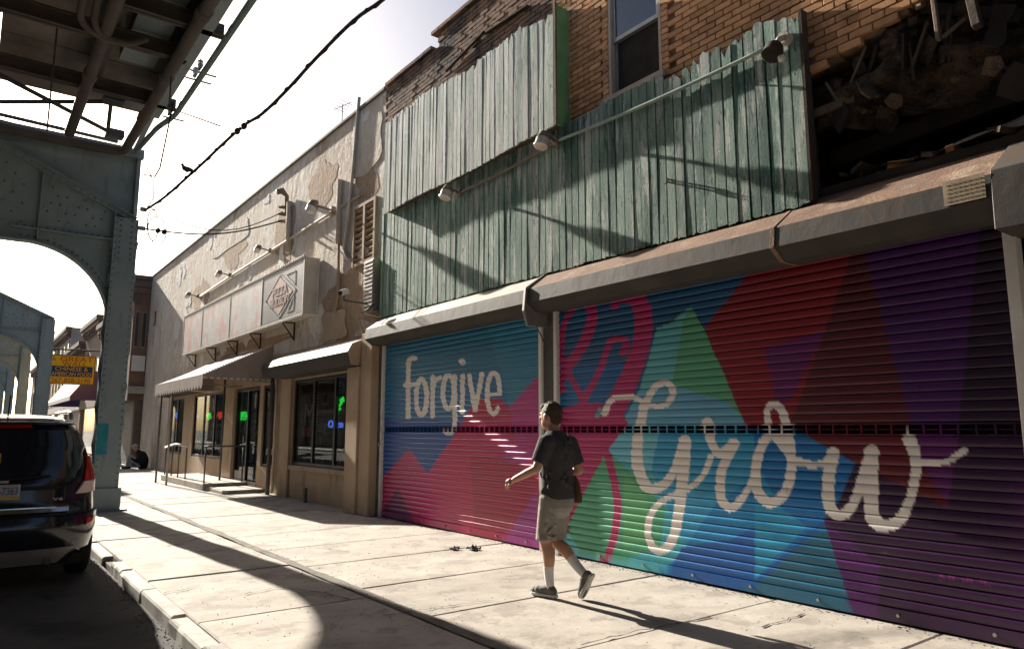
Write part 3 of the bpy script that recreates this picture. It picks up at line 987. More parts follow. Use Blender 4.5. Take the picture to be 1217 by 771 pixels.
# ---- shop interior
it = MB()
it.box(9.6, 9.7, 11.9, 28.8, 0, 3.3)
it.box(SX + .2, 9.6, 11.88, 11.98, 0, 3.3)
it.box(SX + .2, 9.6, 28.7, 28.8, 0, 3.3)
it.box(SX + .2, 9.7, 11.9, 28.8, 3.2, 3.3)
it.build('interior_walls', 'interior', sb)
MB().box(SX + .2, 9.6, 11.98, 28.7, .02, .1).build('interior_floor', 'interior_floor', sb)
for k, (y0, y1, xx) in enumerate(((12.9, 14.4, 6.9), (14.6, 16.0, 7.3), (17.2, 18.3, 7.2), (21.6, 23.2, 6.8), (23.4, 25.0, 7.0), (26.4, 28.3, 6.9))):
    shf = MB()
    for z in (.12, .55, 1.0, 1.45):
        shf.box(xx, xx + .4, y0, y1, z, z + .03)
    shf.box(xx + .4, xx + .43, y0, y1, .1, 1.7)
    so = tag(shf.build('display_shelf', 'shelf_white'), ['white shelf of goods behind the shop window with the green neon sign', 'white shelf of goods deeper behind that window, by the grey letter poster', 'white shelf of goods behind the narrow pane with a red poster', 'white shelf of goods behind the three pane window next to the door', 'white shelf of goods behind the three pane window away from the door', 'white shelf of goods behind the two pane window under the awning end'][k], 'shelf')
    gd = MB()
    for z in (.15, .58, 1.03, 1.48):
        y = y0 + .02
        while y < y1 - .12:
            wd = random.uniform(.06, .16)
            gd.box(xx + .02, xx + .3, y, y + wd * .9, z, z + random.uniform(.12, .33), random.randrange(6))
            y += wd
    go = gd.build('goods', ['goods%d' % i for i in range(6)], so)
    go['kind'] = 'stuff'
# posters and neon behind the glass
def PX(px, py, x=SX + .09):
    return at(px, py, 'X', x)
p = PX(367, 492); text_part('M', 'letter_poster', 'poster_grey', sb, (SX + .1, p.y, p.z), .55, .5, '-X')
p = PX(367, 513); MB().box(SX + .095, SX + .105, p.y - .45, p.y + .45, p.z - .1, p.z + .1).build('poster', 'poster_red', sb)
p = PX(322, 505); MB().box(SX + .095, SX + .105, p.y - .3, p.y + .32, p.z - .32, p.z + .32).build('poster', 'poster_red', sb)
p = PX(397, 505)
ng = thing('neon_sign', 'blue and green neon sign hanging inside the window beside the tan pier', 'neon sign', (SX + .12, p.y, p.z - .1))
text_part('Open', 'lettering', 'neon_blue', ng, (SX + .12, p.y, p.z), .72, .2, '-X', .02)
q = PX(402, 488)
MB().tube([(SX + .12, q.y + .12, q.z - .2), (SX + .12, q.y + .1, q.z), (SX + .12, q.y - .02, q.z + .04), (SX + .12, q.y + .05, q.z + .1), (SX + .12, q.y - .08, q.z + .14), (SX + .12, q.y - .02, q.z + .22), (SX + .12, q.y - .14, q.z + .26), (SX + .12, q.y - .17, q.z + .18)], .026, 7).build('palm_outline', 'neon_green', ng, smooth=True)
p = PX(423, 501)
text_part('N', 'lettering', 'led_white', sb, (SX + .09, p.y + .1, p.z), .18, .2, '-X')
p = PX(287, 494)
ns = thing('neon_sign', 'green neon sign glowing inside the glass shop door', 'neon sign', (SX + .14, p.y, p.z - .1))
text_part('OPEN', 'lettering', 'neon_green', ns, (SX + .14, p.y, p.z), .8, .24, '-X', .02)
for px, py, mt, lb, sz in ((210, 494, 'neon_blue', 'small blue neon sign inside the two pane window', .5), (211, 504, 'neon_red', 'small red neon sign under the blue one in the two pane window', .35), (233, 494, 'neon_blue', 'small blue neon sign inside the three pane window', .45), (261, 494, 'neon_red', 'small red neon sign inside the three pane window by the door', .45), (248, 495, 'neon_green', 'small green neon sign in the middle of the three pane window', .45)):
    p = PX(px, py, SX + .14)
    o = tag(MB().tube([(SX + .14, p.y + sz * .5, p.z), (SX + .14, p.y + sz * .2, p.z + .1), (SX + .14, p.y, p.z - .08), (SX + .14, p.y - sz * .3, p.z + .1), (SX + .14, p.y - sz * .5, p.z - .05)], .03, 6).build('neon_sign', mt, smooth=True), lb, 'neon sign')
# ---- shutter hoods of the shop (parts of the building)
def hood(y0, y1, prof, mats, parent, name='shutter_hood', bevel=.008):
    mb = MB()
    n = len(prof)
    v = [(x, y0, z) for x, z in prof] + [(x, y1, z) for x, z in prof]
    for i in range(n):
        j = (i + 1) % n
        mb.add([v[i], v[j], v[n + j], v[n + i]], [(0, 1, 2, 3)], mats[1][i] if i < len(mats[1]) else 0)
    mb.add(v[:n], [tuple(range(n))], mats[2])
    mb.add(v[n:], [tuple(range(n))], mats[2])
    return mb.build(name, mats[0], parent)
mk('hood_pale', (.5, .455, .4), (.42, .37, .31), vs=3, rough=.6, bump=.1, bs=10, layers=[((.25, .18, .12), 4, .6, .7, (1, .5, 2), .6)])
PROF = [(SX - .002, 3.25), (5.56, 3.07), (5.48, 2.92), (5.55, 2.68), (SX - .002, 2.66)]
hood(12.2, 16.5, PROF, (['hood_pale', 'stucco_tan', 'hood_dark'], [0, 0, 2, 2, 2], 1), sb)
hood(16.56, 17.3, [(SX - .002, 3.2), (5.62, 3.06), (5.57, 2.95), (5.62, 2.74), (SX - .002, 2.72)], (['hood_dark'], [0, 0, 0, 0, 0], 0), sb)
hood(23.9, 28.7, PROF, (['hood_pale', 'stucco_tan', 'hood_dark'], [0, 0, 2, 2, 2], 1), sb)
MB().tube([(5.80, 17.12, 0), (5.80, 17.12, 2.72)], .05, 10).build('downspout', 'rail_dark', sb, smooth=True)
MB().tube([(5.87, 17.0, .05), (5.87, 17.0, 2.72)], .03, 8).build('downspout', 'conduit_cream', sb, smooth=True)
MB().box(5.78, 5.84, 14.75, 14.83, 0, .3).build('stub_pipe', 'rail_dark', sb)
# ---- awning over the door
aw = thing('awning', 'brown fabric shed awning with scalloped valance over the shop door', 'awning', (5.2, 21, 2.45))
A0, A1, AX, AZ, AB = 17.6, 22.8, 4.34, 2.78, 3.58
n = 24
v, f = [], []
for i in range(n + 1):
    y = A0 + (A1 - A0) * i / n
    for k in range(7):
        t = k / 6
        sag = -.03 * math.sin(math.pi * t) * (1 + .4 * math.sin(i * 1.3)) - .012 * abs(math.sin(math.pi * i * 5 / n))
        v.append((AX + (SX - .01 - AX) * t, y, AZ + (AB - AZ) * t + sag))
for i in range(n):
    for k in range(6):
        a = i * 7 + k
        f.append((a, a + 1, a + 8, a + 7))
mb = MB()
mb.add(v, f)
mb.add([(p[0], p[1], p[2] - .012) for p in v], [q[::-1] for q in f])
mb.build('canopy', 'awning_cloth', aw, smooth=50)
for yy in (A0, A1):
    sp = [(SX - .01, AB), (AX, AZ), (AX, AZ - .10), (SX - .01, AZ - .10)]
    MB().prism(sp, 'Y', yy - .006, yy + .006).build('side_panel', 'awning_cloth', aw)
val = []
nsc = 19
for i in range(nsc):
    y0 = A0 + (A1 - A0) * i / nsc
    y1 = A0 + (A1 - A0) * (i + 1) / nsc
    for k in range(6):
        t = k / 6
        val.append((y0 + (y1 - y0) * t, AZ - .24 - .10 * math.sin(math.pi * t)))
val.append((A1, AZ - .24))
MB().prism([(A0, AZ)] + val + [(A1, AZ)], 'X', AX - .012, AX - .004).build('valance', 'awning_cloth', aw)
mb = MB()
for k in range(11):
    t = k / 10.5
    mb.box(AX + (SX - .05 - AX) * t, AX + (SX - .05 - AX) * (t + .055), A0 - .012, A0 - .0065, AZ - .095, AZ - .065)
for k in range(26):
    t = k / 26
    x = AX + (SX - AX) * t
    z = AZ + (AB - AZ) * t
    mb.obox((x, A0 - .012, z + .0), (.03, .012, .045))
mb.build('trim', 'awning_trim', aw)
fr = MB()
for yy in (A0 + .05, 20.0, 21.9, A1 - .05):
    fr.beam((SX, yy, AZ - .12), (AX + .05, yy, AZ - .06), .03, .03)
    fr.beam((SX, yy, AB - .1), (AX + .05, yy, AZ - .05), .03, .03)
fr.beam((AX + .05, A0 + .05, AZ - .06), (AX + .05, A1 - .05, AZ - .06), .03, .03)
fr.build('frame', 'metal_grey', aw)
for yy, mt in ((22.85, 'rail_dark'), (21.5, 'metal_grey'), (20.2, 'rail_dark')):
    MB().tube([(4.52 if yy > 21 else 5.55, yy, .0), (4.52 if yy > 21 else 5.55, yy, 2.78 if yy > 21 else 2.85)], .028, 8).build('post', mt, aw, smooth=True)
# ---- landing, step, railings
MB().box(4.86, 5.94, 19.15, 23.9, .0, .17).build('landing', 'concrete', sb, bevel=.015)
MB().box(4.95, 5.94, 17.75, 19.14, .0, .085).build('step', 'concrete', sb, bevel=.012)
MB().box(5.94, 6.2, 18.45, 20.5, .0, .2).build('threshold', 'concrete', sb)
ra = thing('handrail', 'low white topped metal handrail along the shop landing under the awning', 'railing', (4.93, 22.7, .17))
for yy in (23.75, 22.9, 22.1, 21.25):
    MB().tube([(4.93, yy, .17), (4.93, yy, 1.08)], .02, 8).build('post', 'rail_dark', ra, smooth=True)
MB().tube([(4.93, 23.85, .98), (4.93, 22.6, 1.09), (4.93, 21.15, 1.06)], .032, 8).build('top_rail', 'paint_white', ra, smooth=True)
rb = thing('handrail', 'dark metal handrail crossing from the step to the glass shop door', 'railing', (5.3, 19.25, .17))
for xx in (4.93, 5.86):
    MB().tube([(xx, 19.3, .17), (xx, 19.3, 1.07)], .02, 8).build('post', 'rail_dark', rb, smooth=True)
MB().tube([(4.9, 19.3, 1.08), (5.9, 19.3, 1.08)], .022, 8).build('top_rail', 'rail_dark', rb, smooth=True)
# ---- sign box
sg = thing('sign_box', 'long weathered shop sign box of four panels above the awning', 'sign', (5.76, 20, 3.95))
SXF, SY0, SY1, SZ0, SZ1 = 5.60, 14.85, 25.6, 3.97, 5.24
MB().box(SXF + .022, 5.94, SY0, SY1, SZ0, SZ1).build('casing', 'beige_metal', sg, bevel=.01)
cuts = [SY1] + [at(px, 340, 'X', SXF).y for px in (243, 275, 312)] + [SY0]
for i in range(4):
    a, b = cuts[i + 1], cuts[i]
    MB().box(SXF, SXF + .02, a + .03, b - .03, SZ0 + .05, SZ1 - .05).build('panel', 'sign_dark' if i == 3 else 'sign_skin', sg, bevel=.004)
fr = MB()
for y in cuts:
    fr.box(SXF - .008, SXF + .021, y - .025, y + .025, SZ0, SZ1)
fr.box(SXF - .006, SXF + .021, SY0, SY1, SZ0 - .01, SZ0 + .04)
fr.box(SXF - .006, SXF + .021, SY0, SY1, SZ1 - .04, SZ1 + .01)
fr.build('frame', 'beige_metal', sg)
MB().box(SXF - .004, SXF + .03, SY0 - .022, SY0 - .002, SZ0, SZ1).build('edge_trim', 'paint_white', sg)
MB().box(5.90, 5.94, SY0 - .02, SY0 - .002, SZ0, SZ1).build('edge_trim', 'paint_white', sg)
lb = MB()
y = SY0
while y < SY1:
    for z in (SZ0 - .02, SZ1 + .02):
        lb.box(SXF - .022, SXF - .002, y, y + .05, z - .02, z + .02)
    y += .13
o = lb.build('bulb_border', 'led_white', sg)
o['kind'] = 'stuff'
# emblem on the last panel: a red diamond over offset cream diamonds, two lines of letters
yc, zc = (cuts[4] + cuts[3]) / 2 + .1, 4.58
def dia(mb, yc, zc, a, b, x0, x1, t=None):
    P = [(yc - a, zc), (yc, zc + b), (yc + a, zc), (yc, zc - b)]
    if t is None:
        mb.prism(P, 'X', x0, x1)
    else:
        for i in range(4):
            p, q = P[i], P[(i + 1) % 4]
            mb.beam((x0, p[0], p[1]), (x0, q[0], q[1]), t, .006, up=(1, 0, 0))
e = MB(); dia(e, yc, zc, .82, .44, SXF - .006, SXF - .001); e.build('emblem', 'sign_red', sg)
e = MB(); dia(e, yc, zc, 1.02, .52, SXF - .006, 0, .025); e.build('emblem', 'sign_cream', sg)
e = MB()
for a, b in (((yc - .95, zc + .44), (yc - .35, zc + .44)), ((yc - .95, zc + .44), (yc - .95, zc + .12)), ((yc - .95, zc + .12), (yc - .35, zc + .44)), ((yc - .5, zc - .45), (yc - .95, zc - .12)), ((yc - .5, zc - .45), (yc - .9, zc - .45)), ((yc - .9, zc - .45), (yc - .95, zc - .12))):
    e.beam((SXF - .006, *a), (SXF - .006, *b), .022, .005, up=(1, 0, 0))
e.build('emblem', 'sign_cream', sg)
text_part('PIZZA', 'lettering', 'sign_cream', sg, (SXF - .012, yc, zc + .12), 1.0, .2, '-X')
text_part('HUDSON', 'lettering', 'sign_cream', sg, (SXF - .012, yc, zc - .12), 1.25, .2, '-X')
for y in (16.2, 18.6, 20.6, 22.8, 25.2):
    mb = MB()
    mb.beam((SXF + .05, y, SZ0 - .015), (SX, y, SZ0 - .015), .03, .03)
    mb.beam((SX - .02, y, SZ0 - .02), (SX - .02, y, SZ0 - .42), .03, .03)
    mb.beam((SXF + .05, y, SZ0 - .03), (SX - .02, y, SZ0 - .40), .025, .025)
    mb.build('bracket', 'black_metal', sg)
# ---- flood lamps along the cream conduit
def sign_lamp(px, py, label, s=.85):
    p = at(px, py, 'X', SX - .03)
    r = thing('flood_lamp', label, 'lamp', (p.x, p.y, p.z))
    MB().box(SX - .10, SX - .002, p.y - .06 * s, p.y + .06 * s, p.z - .06 * s, p.z + .06 * s).build('junction_box', 'lamp_body', r, bevel=.008)
    MB().tube([(SX - .1, p.y, p.z), (SX - .34 * s, p.y, p.z + .03)], .02 * s, 8).build('arm', 'lamp_body', r, smooth=True)
    c = Vector((SX - .40 * s, p.y, p.z))
    MB().tube([c + Vector((.06 * s, 0, .1 * s)), c + Vector((.0, 0, .06 * s)), c + Vector((-.04 * s, 0, -.02 * s))], [.04 * s, .09 * s, .10 * s], 12).build('head', 'lamp_body', r, smooth=40)
    MB().tube([c + Vector((-.04 * s, 0, -.022 * s)), c + Vector((-.08 * s, 0, -.11 * s)), c + Vector((-.085 * s, 0, -.14 * s))], [.095 * s, .085 * s, .04 * s], 12).build('lens', 'lamp_rim', r, smooth=40)
    return r
sign_lamp(236, 352, 'small flood lamp on the cream conduit at the far end above the sign box')
sign_lamp(274, 327, 'small flood lamp on the cream conduit, second from the far end of the sign box')
sign_lamp(322, 298, 'small flood lamp on the cream conduit, above the joint by the dark sign panel')
sign_lamp(396, 250, 'larger flood lamp on the stucco wall near the louvred vent', 1.15)
cdt = [at(px, py, 'X', SX - .035) for px, py in ((238, 352), (276, 327), (324, 297), (398, 250), (428, 232))]
tag(MB().tube(cdt, .028, 8).build('conduit', 'conduit_cream', smooth=True), 'cream conduit run slanting across the stucco wall between the flood lamps', 'conduit')
def wall_tube(pix, r, mat, label, name='conduit', x=SX - .04):
    pts = [at(px, py, 'X', x) for px, py in pix]
    return tag(MB().tube(pts, r, 8).build(name, mat, smooth=True), label, 'conduit')
wall_tube(((427, 116), (420, 200), (414, 262), (409, 296), (412, 306), (420, 309)), .035, 'conduit_cream', 'tall cream conduit from the roof edge down to the louvred vent')
wall_tube(((404, 214), (402, 290)), .06, 'conduit_cream', 'short thick tan conduit beside the tall one on the stucco wall')
wall_tube(((344, 240), (343, 300)), .07, 'conduit_cream', 'wide tan service riser on the stucco wall above the sign box')
wall_tube(((403, 265), (402, 350), (398, 372)), .03, 'stucco_tan', 'thin painted pipe between sign box end and vent')
# service head where the cables land
p = at(340, 233, 'X', SX - .1)
sh = thing('service_head', 'cable service head with insulators on the stucco wall', 'service head', (p.x, p.y, p.z - .4))
MB().tube([(SX - .06, p.y, p.z - .5), (SX - .08, p.y, p.z), (SX - .2, p.y + .02, p.z + .12), (SX - .32, p.y + .02, p.z + .06)], [.05, .05, .085, .07], 10).build('mast', 'lamp_body', sh, smooth=True)
for k in range(3):
    MB().tube([(SX - .05, p.y + .12, p.z - .25 - k * .18), (SX - .2, p.y + .2, p.z - .25 - k * .18)], [.05, .03], 8).build('insulator', 'lamp_body', sh, smooth=True)
# wall camera on its arm
p = at(409, 347, 'X', SX - .42)
wc = thing('security_camera', 'white security camera on a bent arm by the tan pier', 'camera', (p.x, p.y, p.z - .2))
q = at(446, 361, 'X', SX - .05)
MB().tube([(SX - .01, q.y, q.z), (SX - .12, q.y + .1, q.z), (p.x, p.y, p.z - .16), (p.x, p.y, p.z - .05)], .016, 6).build('arm', 'rail_dark', wc)
MB().obox((p.x, p.y, p.z), (.16, .12, .11), Euler((0, R(-20), R(15)))).build('housing', 'paint_white', wc, bevel=.012)
MB().tube([(p.x - .07, p.y - .01, p.z - .03), (p.x - .10, p.y - .02, p.z - .045)], .04, 10).build('lens', 'black_metal', wc)
# meter cabinet
mcab = thing('meter_cabinet', 'narrow ribbed grey cabinet on the stucco corner below the vent', 'cabinet', (SX - .08, 12.05, 3.66))
MB().box(SX - .15, SX - .003, 11.88, 12.3, 3.66, 4.66).build('case', 'metal_grey', mcab, bevel=.01)
for i in range(13):
    MB().box(SX - .165, SX - .15, 11.9, 12.28, 3.70 + i * .075, 3.735 + i * .075).build('rib', 'metal_grey', mcab)
wall_tube(((445, 362), (430, 372), (452, 378), (440, 395)), .012, 'cable', 'loose dark cables drooping below the meter cabinet', 'cable', SX - .17)
wall_tube(((424, 366), (428, 385), (433, 398)), .012, 'conduit_cream', 'thin cream cable hanging beside the tan pier', 'cable', SX - .1)
# roof antenna
p = at(407, 130, 'X', SX + .1)
an = thing('antenna', 'small television antenna on the roof edge', 'antenna', (p.x, p.y, ZT + .07))
MB().tube([(p.x, p.y, ZT + .05), (p.x, p.y, p.z + .1)], .012, 6).build('mast', 'galv', an)
MB().tube([(p.x - .1, p.y + .25, p.z + .05), (p.x + .1, p.y - .25, p.z + .1)], .008, 6).build('boom', 'galv', an)
for t in (-.2, -.07, .07, .2):
    MB().tube([(p.x - .16, p.y - t - .05, p.z + .075 + t * .05), (p.x + .16, p.y - t + .05, p.z + .075 + t * .05)], .006, 5).build('element', 'galv', an)
# ------------------------------------------------------------------ mural paint, evaluated on the shutter plane
def proj_px(y, z, x=FX):
    dx, dy, dz = x - CC.x, y - CC.y, z - CC.z
    zz = dx * FW.x + dy * FW.y + dz * FW.z
    return (PW / 2 + CAM_F * (dx * RT.x + dy * RT.y + dz * RT.z) / zz, PH / 2 - CAM_F * (dx * UP.x + dy * UP.y + dz * UP.z) / zz)
def in_poly(px, py, P):
    r = np.zeros(px.shape, bool)
    j = len(P) - 1
    for i in range(len(P)):
        xi, yi = P[i]
        xj, yj = P[j]
        if yi != yj:
            r ^= ((yi > py) != (yj > py)) & (px < (xj - xi) * (py - yi) / (yj - yi) + xi)
        j = i
    return r
def smooth_pts(P, n=6):
    P = [np.array(p, float) for p in P]
    out = []
    for i in range(len(P) - 1):
        p0, p1, p2, p3 = P[max(i - 1, 0)], P[i], P[i + 1], P[min(i + 2, len(P) - 1)]
        for k in range(n):
            t = k / n
            out.append(.5 * ((2 * p1) + (-p0 + p2) * t + (2 * p0 - 5 * p1 + 4 * p2 - p3) * t * t + (-p0 + 3 * p1 - 3 * p2 + p3) * t ** 3))
    out.append(P[-1])
    return out
def in_stroke(px, py, P, wds):
    Q = smooth_pts(P)
    m = len(Q)
    r = np.zeros(px.shape, bool)
    for i in range(m - 1):
        a, b = Q[i], Q[i + 1]
        t0, t1 = i / (m - 1), (i + 1) / (m - 1)
        if hasattr(wds, '__len__'):
            wd = np.interp((t0 + t1) / 2, np.linspace(0, 1, len(wds)), wds) / 2
        else:
            wd = wds / 2
        d = b - a
        l2 = max(d @ d, 1e-9)
        t = np.clip(((px - a[0]) * d[0] + (py - a[1]) * d[1]) / l2, 0, 1)
        r |= (px - a[0] - t * d[0]) ** 2 + (py - a[1] - t * d[1]) ** 2 < wd * wd
    return r
def zl(*q): return [(430 + .4153 * u, 360 + .4153 * v) for u, v in q]
def z2(*q): return [(640 + .5837 * u, 270 + .5837 * v) for u, v in q]
def z4(*q): return [(900 + .4165 * u, 450 + .4165 * v) for u, v in q]
def z5(*q): return [(580 + .2594 * u, 300 + .2594 * v) for u, v in q]
def z8(*q): return [(660 + .2594 * u, 340 + .2594 * v) for u, v in q]
def ell(cx, cy, rx, ry, a0=0, a1=360, n=16):
    return [(cx + rx * math.cos(R(a0 + (a1 - a0) * i / n)), cy + ry * math.sin(R(a0 + (a1 - a0) * i / n))) for i in range(n + 1)]
CREAM = (236, 230, 225)
PINK = (188, 56, 116)
LEFT = [
    ('b', (40, 112, 146)),
    ('p', zl((50, 290), (510, 160), (510, 420), (50, 460)), (34, 104, 152)),
    ('p', zl((50, 335), (300, 335), (300, 380), (190, 500), (138, 440), (50, 520)), (18, 78, 146)),
    ('p', zl((360, 60), (510, 20), (510, 215), (425, 300), (400, 200)), (44, 122, 156)),
    ('p', zl((50, 508), (138, 418), (190, 487), (275, 365), (330, 272), (400, 275), (425, 298), (510, 203), (510, 740), (40, 640)), (192, 52, 108)),
    ('p', zl((330, 272), (400, 275), (425, 298), (395, 335), (300, 345)), (182, 36, 84)),
    ('p', zl((425, 298), (510, 203), (510, 450), (440, 400)), (190, 62, 138)),
    ('p', zl((400, 385), (500, 435), (430, 495), (405, 440)), (172, 58, 134)),
    ('p', zl((138, 418), (100, 530), (160, 615), (235, 650), (190, 487)), (184, 48, 112)),
    ('p', zl((104, 528), (160, 640), (45, 625)), (122, 44, 108)),
    ('p', zl((275, 365), (240, 520), (285, 680), (330, 690), (310, 430)), (194, 44, 100)),
    ('p', zl((310, 430), (330, 700), (400, 700), (510, 530), (510, 470)), (176, 36, 82)),
    ('p', zl((392, 705), (505, 532), (512, 740)), (172, 70, 152)),
]
WL = 5.6
for q, wd in ((((155, 158), (143, 156), (136, 172), (135, 200), (135, 326)), WL), (((124, 236), (157, 232)), 4.6), (ell(173, 269, 15, 51), WL),
              (((205, 212), (205, 322)), WL), (((205, 245), (212, 222), (227, 213)), 5.2), (ell(250, 255, 16, 48), WL), (((268, 208), (268, 330), (264, 362), (252, 372), (239, 366)), WL),
              (((290, 208), (290, 312)), WL), (((289, 167), (291, 170)), 7.5), (((310, 208), (326, 306)), WL), (((326, 306), (346, 203)), WL), (ell(379, 258, 18, 58, 2, -312), WL), (((362, 264), (397, 259)), 4.4)):
    LEFT.append(('s', zl(*q), wd, CREAM))
RIGHT = [
    ('b', (40, 13, 46)),
    ('p', [(640, 380), (895, 300), (895, 322), (838, 390), (822, 364), (780, 392), (776, 505), (640, 505)], (12, 84, 126)),
    ('p', [(640, 440), (740, 430), (750, 505), (640, 505)], (16, 96, 150)),
    ('p', [(822, 364), (800, 381), (781, 391), (774, 418), (761, 462), (738, 508), (888, 508), (860, 441), (839, 394)], (98, 168, 176)),
    ('p', [(822, 364), (814, 380), (799, 457), (866, 478), (888, 500), (860, 441), (839, 394)], (88, 156, 122)),
    ('p', [(799, 457), (866, 478), (890, 508), (738, 508), (762, 462)], (104, 160, 190)),
    ('p', [(893, 322), (838, 390), (860, 441), (888, 508), (1088, 508), (1027, 280), (893, 300)], (138, 14, 44)),
    ('p', [(1020, 280), (977, 404), (938, 510), (1088, 510), (1030, 280)], (88, 12, 34)),
    ('p', [(1023, 280), (1168, 240), (1140, 510), (1085, 510)], (74, 24, 96)),
    ('p', [(909, 413), (982, 393), (943, 470), (926, 487)], (106, 32, 100)),
    # below the grille
    ('p', [(880, 506), (1000, 506), (1030, 760), (840, 760)], (30, 104, 150)),
    ('p', [(850, 760), (850, 700), (985, 630), (1030, 770)], (42, 98, 126)),
    ('p', [(640, 506), (905, 506), (905, 800), (640, 800)], (84, 166, 180)),
    ('p', [(742, 506), (905, 506), (905, 580), (850, 604), (780, 560), (735, 545), (716, 528)], (116, 184, 204)),
    ('p', [(786, 506), (905, 506), (905, 712), (850, 705), (812, 640), (775, 560)], (66, 150, 190)),
    ('p', [(716, 528), (745, 556), (792, 602), (786, 650), (744, 664), (690, 655), (672, 624)], (82, 156, 124)),
    ('p', [(742, 560), (770, 590), (772, 640), (742, 650)], (98, 166, 118)),
    ('p', [(672, 624), (690, 655), (744, 664), (800, 695), (800, 730), (640, 700), (655, 640)], (100, 182, 190)),
    ('p', [(850, 600), (905, 560), (905, 720), (780, 690), (815, 650)], (34, 126, 178)),
    ('p', [(785, 698), (812, 650), (870, 640), (905, 622), (985, 617), (905, 690), (880, 720)], (12, 92, 160)),
    ('p', [(898, 506), (945, 514), (1018, 550), (1000, 592), (980, 617), (898, 690)], (20, 112, 172)),
    ('p', [(898, 540), (925, 600), (960, 625), (898, 688)], (58, 142, 182)),
    ('p', [(868, 712), (978, 645), (1020, 732), (1020, 760)], (42, 98, 126)),
    ('p', [(940, 506), (1080, 506), (1128, 604), (1086, 585), (1018, 550)], (104, 15, 40)),
    ('p', [(1018, 550), (1128, 604), (1142, 506), (1260, 506), (1260, 820), (1018, 740), (980, 617), (1000, 592)], (54, 16, 62)),
    ('p', [(980, 617), (1018, 740), (1046, 750), (1046, 672), (1010, 640)], (82, 30, 98)),
    ('p', [(1073, 506), (1142, 506), (1127, 602)], (96, 34, 104)),
    # ribbon
    ('p', [(645, 452), (664, 448), (684, 476), (690, 508), (645, 508)], PINK),
    ('p', [(664, 470), (680, 462), (697, 486), (688, 492), (668, 486)], (18, 104, 150)),
    ('p', [(655, 490), (692, 478), (735, 480), (748, 505), (722, 535), (695, 585), (668, 640), (645, 655)], PINK),
    ('p', [(713, 484), (722, 490), (717, 498), (708, 496)], (88, 160, 176)),
    ('p', [(665, 535), (690, 540), (672, 600), (662, 610)], (182, 44, 108)),
    ('s', z5((395, 255), (352, 330), (342, 420), (345, 500), (400, 600), (470, 740)), 7, PINK),
    ('s', z5((465, 238), (482, 300), (440, 420), (370, 520), (325, 600)), 13, PINK),
    ('s', z5((622, 460), (636, 412), (592, 392), (553, 432), (528, 510), (490, 590), (450, 660), (428, 740)), [9, 8, 8, 8, 10], PINK),
    ('s', z5((580, 245), (612, 208), (672, 205), (712, 270), (712, 380), (688, 480), (640, 600), (560, 771)), [10, 12, 18, 22, 22, 22, 24, 26], PINK),
    ('s', z2((126, 420), (150, 490), (162, 560), (155, 630), (133, 690)), 9, PINK),
    # Grow
    ('s', z2((137, 377), (150, 351), (190, 345), (228, 362), (262, 360), (276, 335), (262, 317), (238, 326), (216, 365)), [9, 6, 6, 6, 7, 8, 8, 8, 10], CREAM),
    ('s', z2((218, 360), (205, 420), (203, 480), (222, 527), (252, 526), (278, 494), (297, 432)), [10, 12, 14, 13, 12, 10, 9], CREAM),
    ('s', z2((300, 435), (296, 500), (287, 580), (272, 640), (246, 658), (224, 628), (232, 580), (262, 552), (304, 534), (336, 505), (352, 468)), [15, 14, 12, 11, 10, 8, 8, 7, 7, 7, 8], CREAM),
    ('s', z2((345, 398), (355, 440), (372, 462), (400, 440)), [14, 10, 10, 14], CREAM),
    ('s', z2((396, 446), (374, 500), (374, 552), (396, 570), (424, 540), (440, 505)), [12, 11, 11, 11, 8, 8], CREAM),
    ('s', z2((512, 455), (500, 425), (470, 425), (448, 470), (446, 530), (470, 560), (500, 545), (516, 495), (512, 430), (498, 375), (482, 362), (468, 372), (474, 410), (505, 455), (530, 475), (552, 478)), [9, 9, 11, 12, 12, 12, 12, 12, 11, 10, 9, 8, 8, 8, 8, 8], CREAM),
    ('s', z4((100, 232), (165, 246), (222, 222)), 8, CREAM),
    ('s', z4((218, 214), (206, 280), (208, 360), (240, 388), (280, 350), (326, 215)), [16, 15, 15, 13, 12, 14], CREAM),
    ('s', z4((328, 208), (326, 300), (332, 395), (372, 418), (414, 395), (442, 330), (456, 240), (436, 172)), [18, 18, 18, 15, 14, 11, 13, 17], CREAM),
    ('s', z4((462, 238), (540, 236), (592, 204)), [8, 7, 9], CREAM),
]
_sig = [(1122, 686)]
for i in range(13):
    x = 1126 + i * 4.1
    RIGHT.append(('s', [(x, 683 + i * .55), (x + random.uniform(-1, 1.5), 689 + i * .55)], 1.3, (112, 46, 92)))
RIGHT.append(('s', [(1120, 683), (1117, 686), (1120, 689), (1123, 686), (1120, 683)], 1.3, (124, 50, 92)))
def tone(c):
    q = np.array(lin(c))
    g_ = q.mean()
    q = np.clip(g_ + (q - g_) * 1.12, .004, 1)
    return q * (.95 if c[2] > c[0] and c[1] > 60 else .76)
def paint(y, z, ops):
    px, py = proj_px(y, z)
    col = np.zeros(px.shape + (3,))
    px = px + .4 * np.sin(y * 9.1 + z * 13) * np.sin(y * 4.3 - z * 7.7) + .2 * np.sin(z * 41 + y * 17)
    py = py + .5 * np.sin(y * 11.3 - z * 9) * np.sin(z * 5.1 + y * 3.3)
    for op in ops:
        if op[0] == 'b':
            col[:] = tone(op[1])
        elif op[0] == 'p':
            col[in_poly(px, py, op[1])] = tone(op[2])
        else:
            col[in_stroke(px, py, op[1], op[2])] = (np.array(lin(CREAM)) * .9 if op[3] == CREAM else tone(op[3]))
    return col
PROFILE = [(0, .0), (.004, -.007), (.014, -.0125), (.034, -.0155), (.055, -.0165), (.067, -.0145), (.0745, -.007), (.078, 0)]
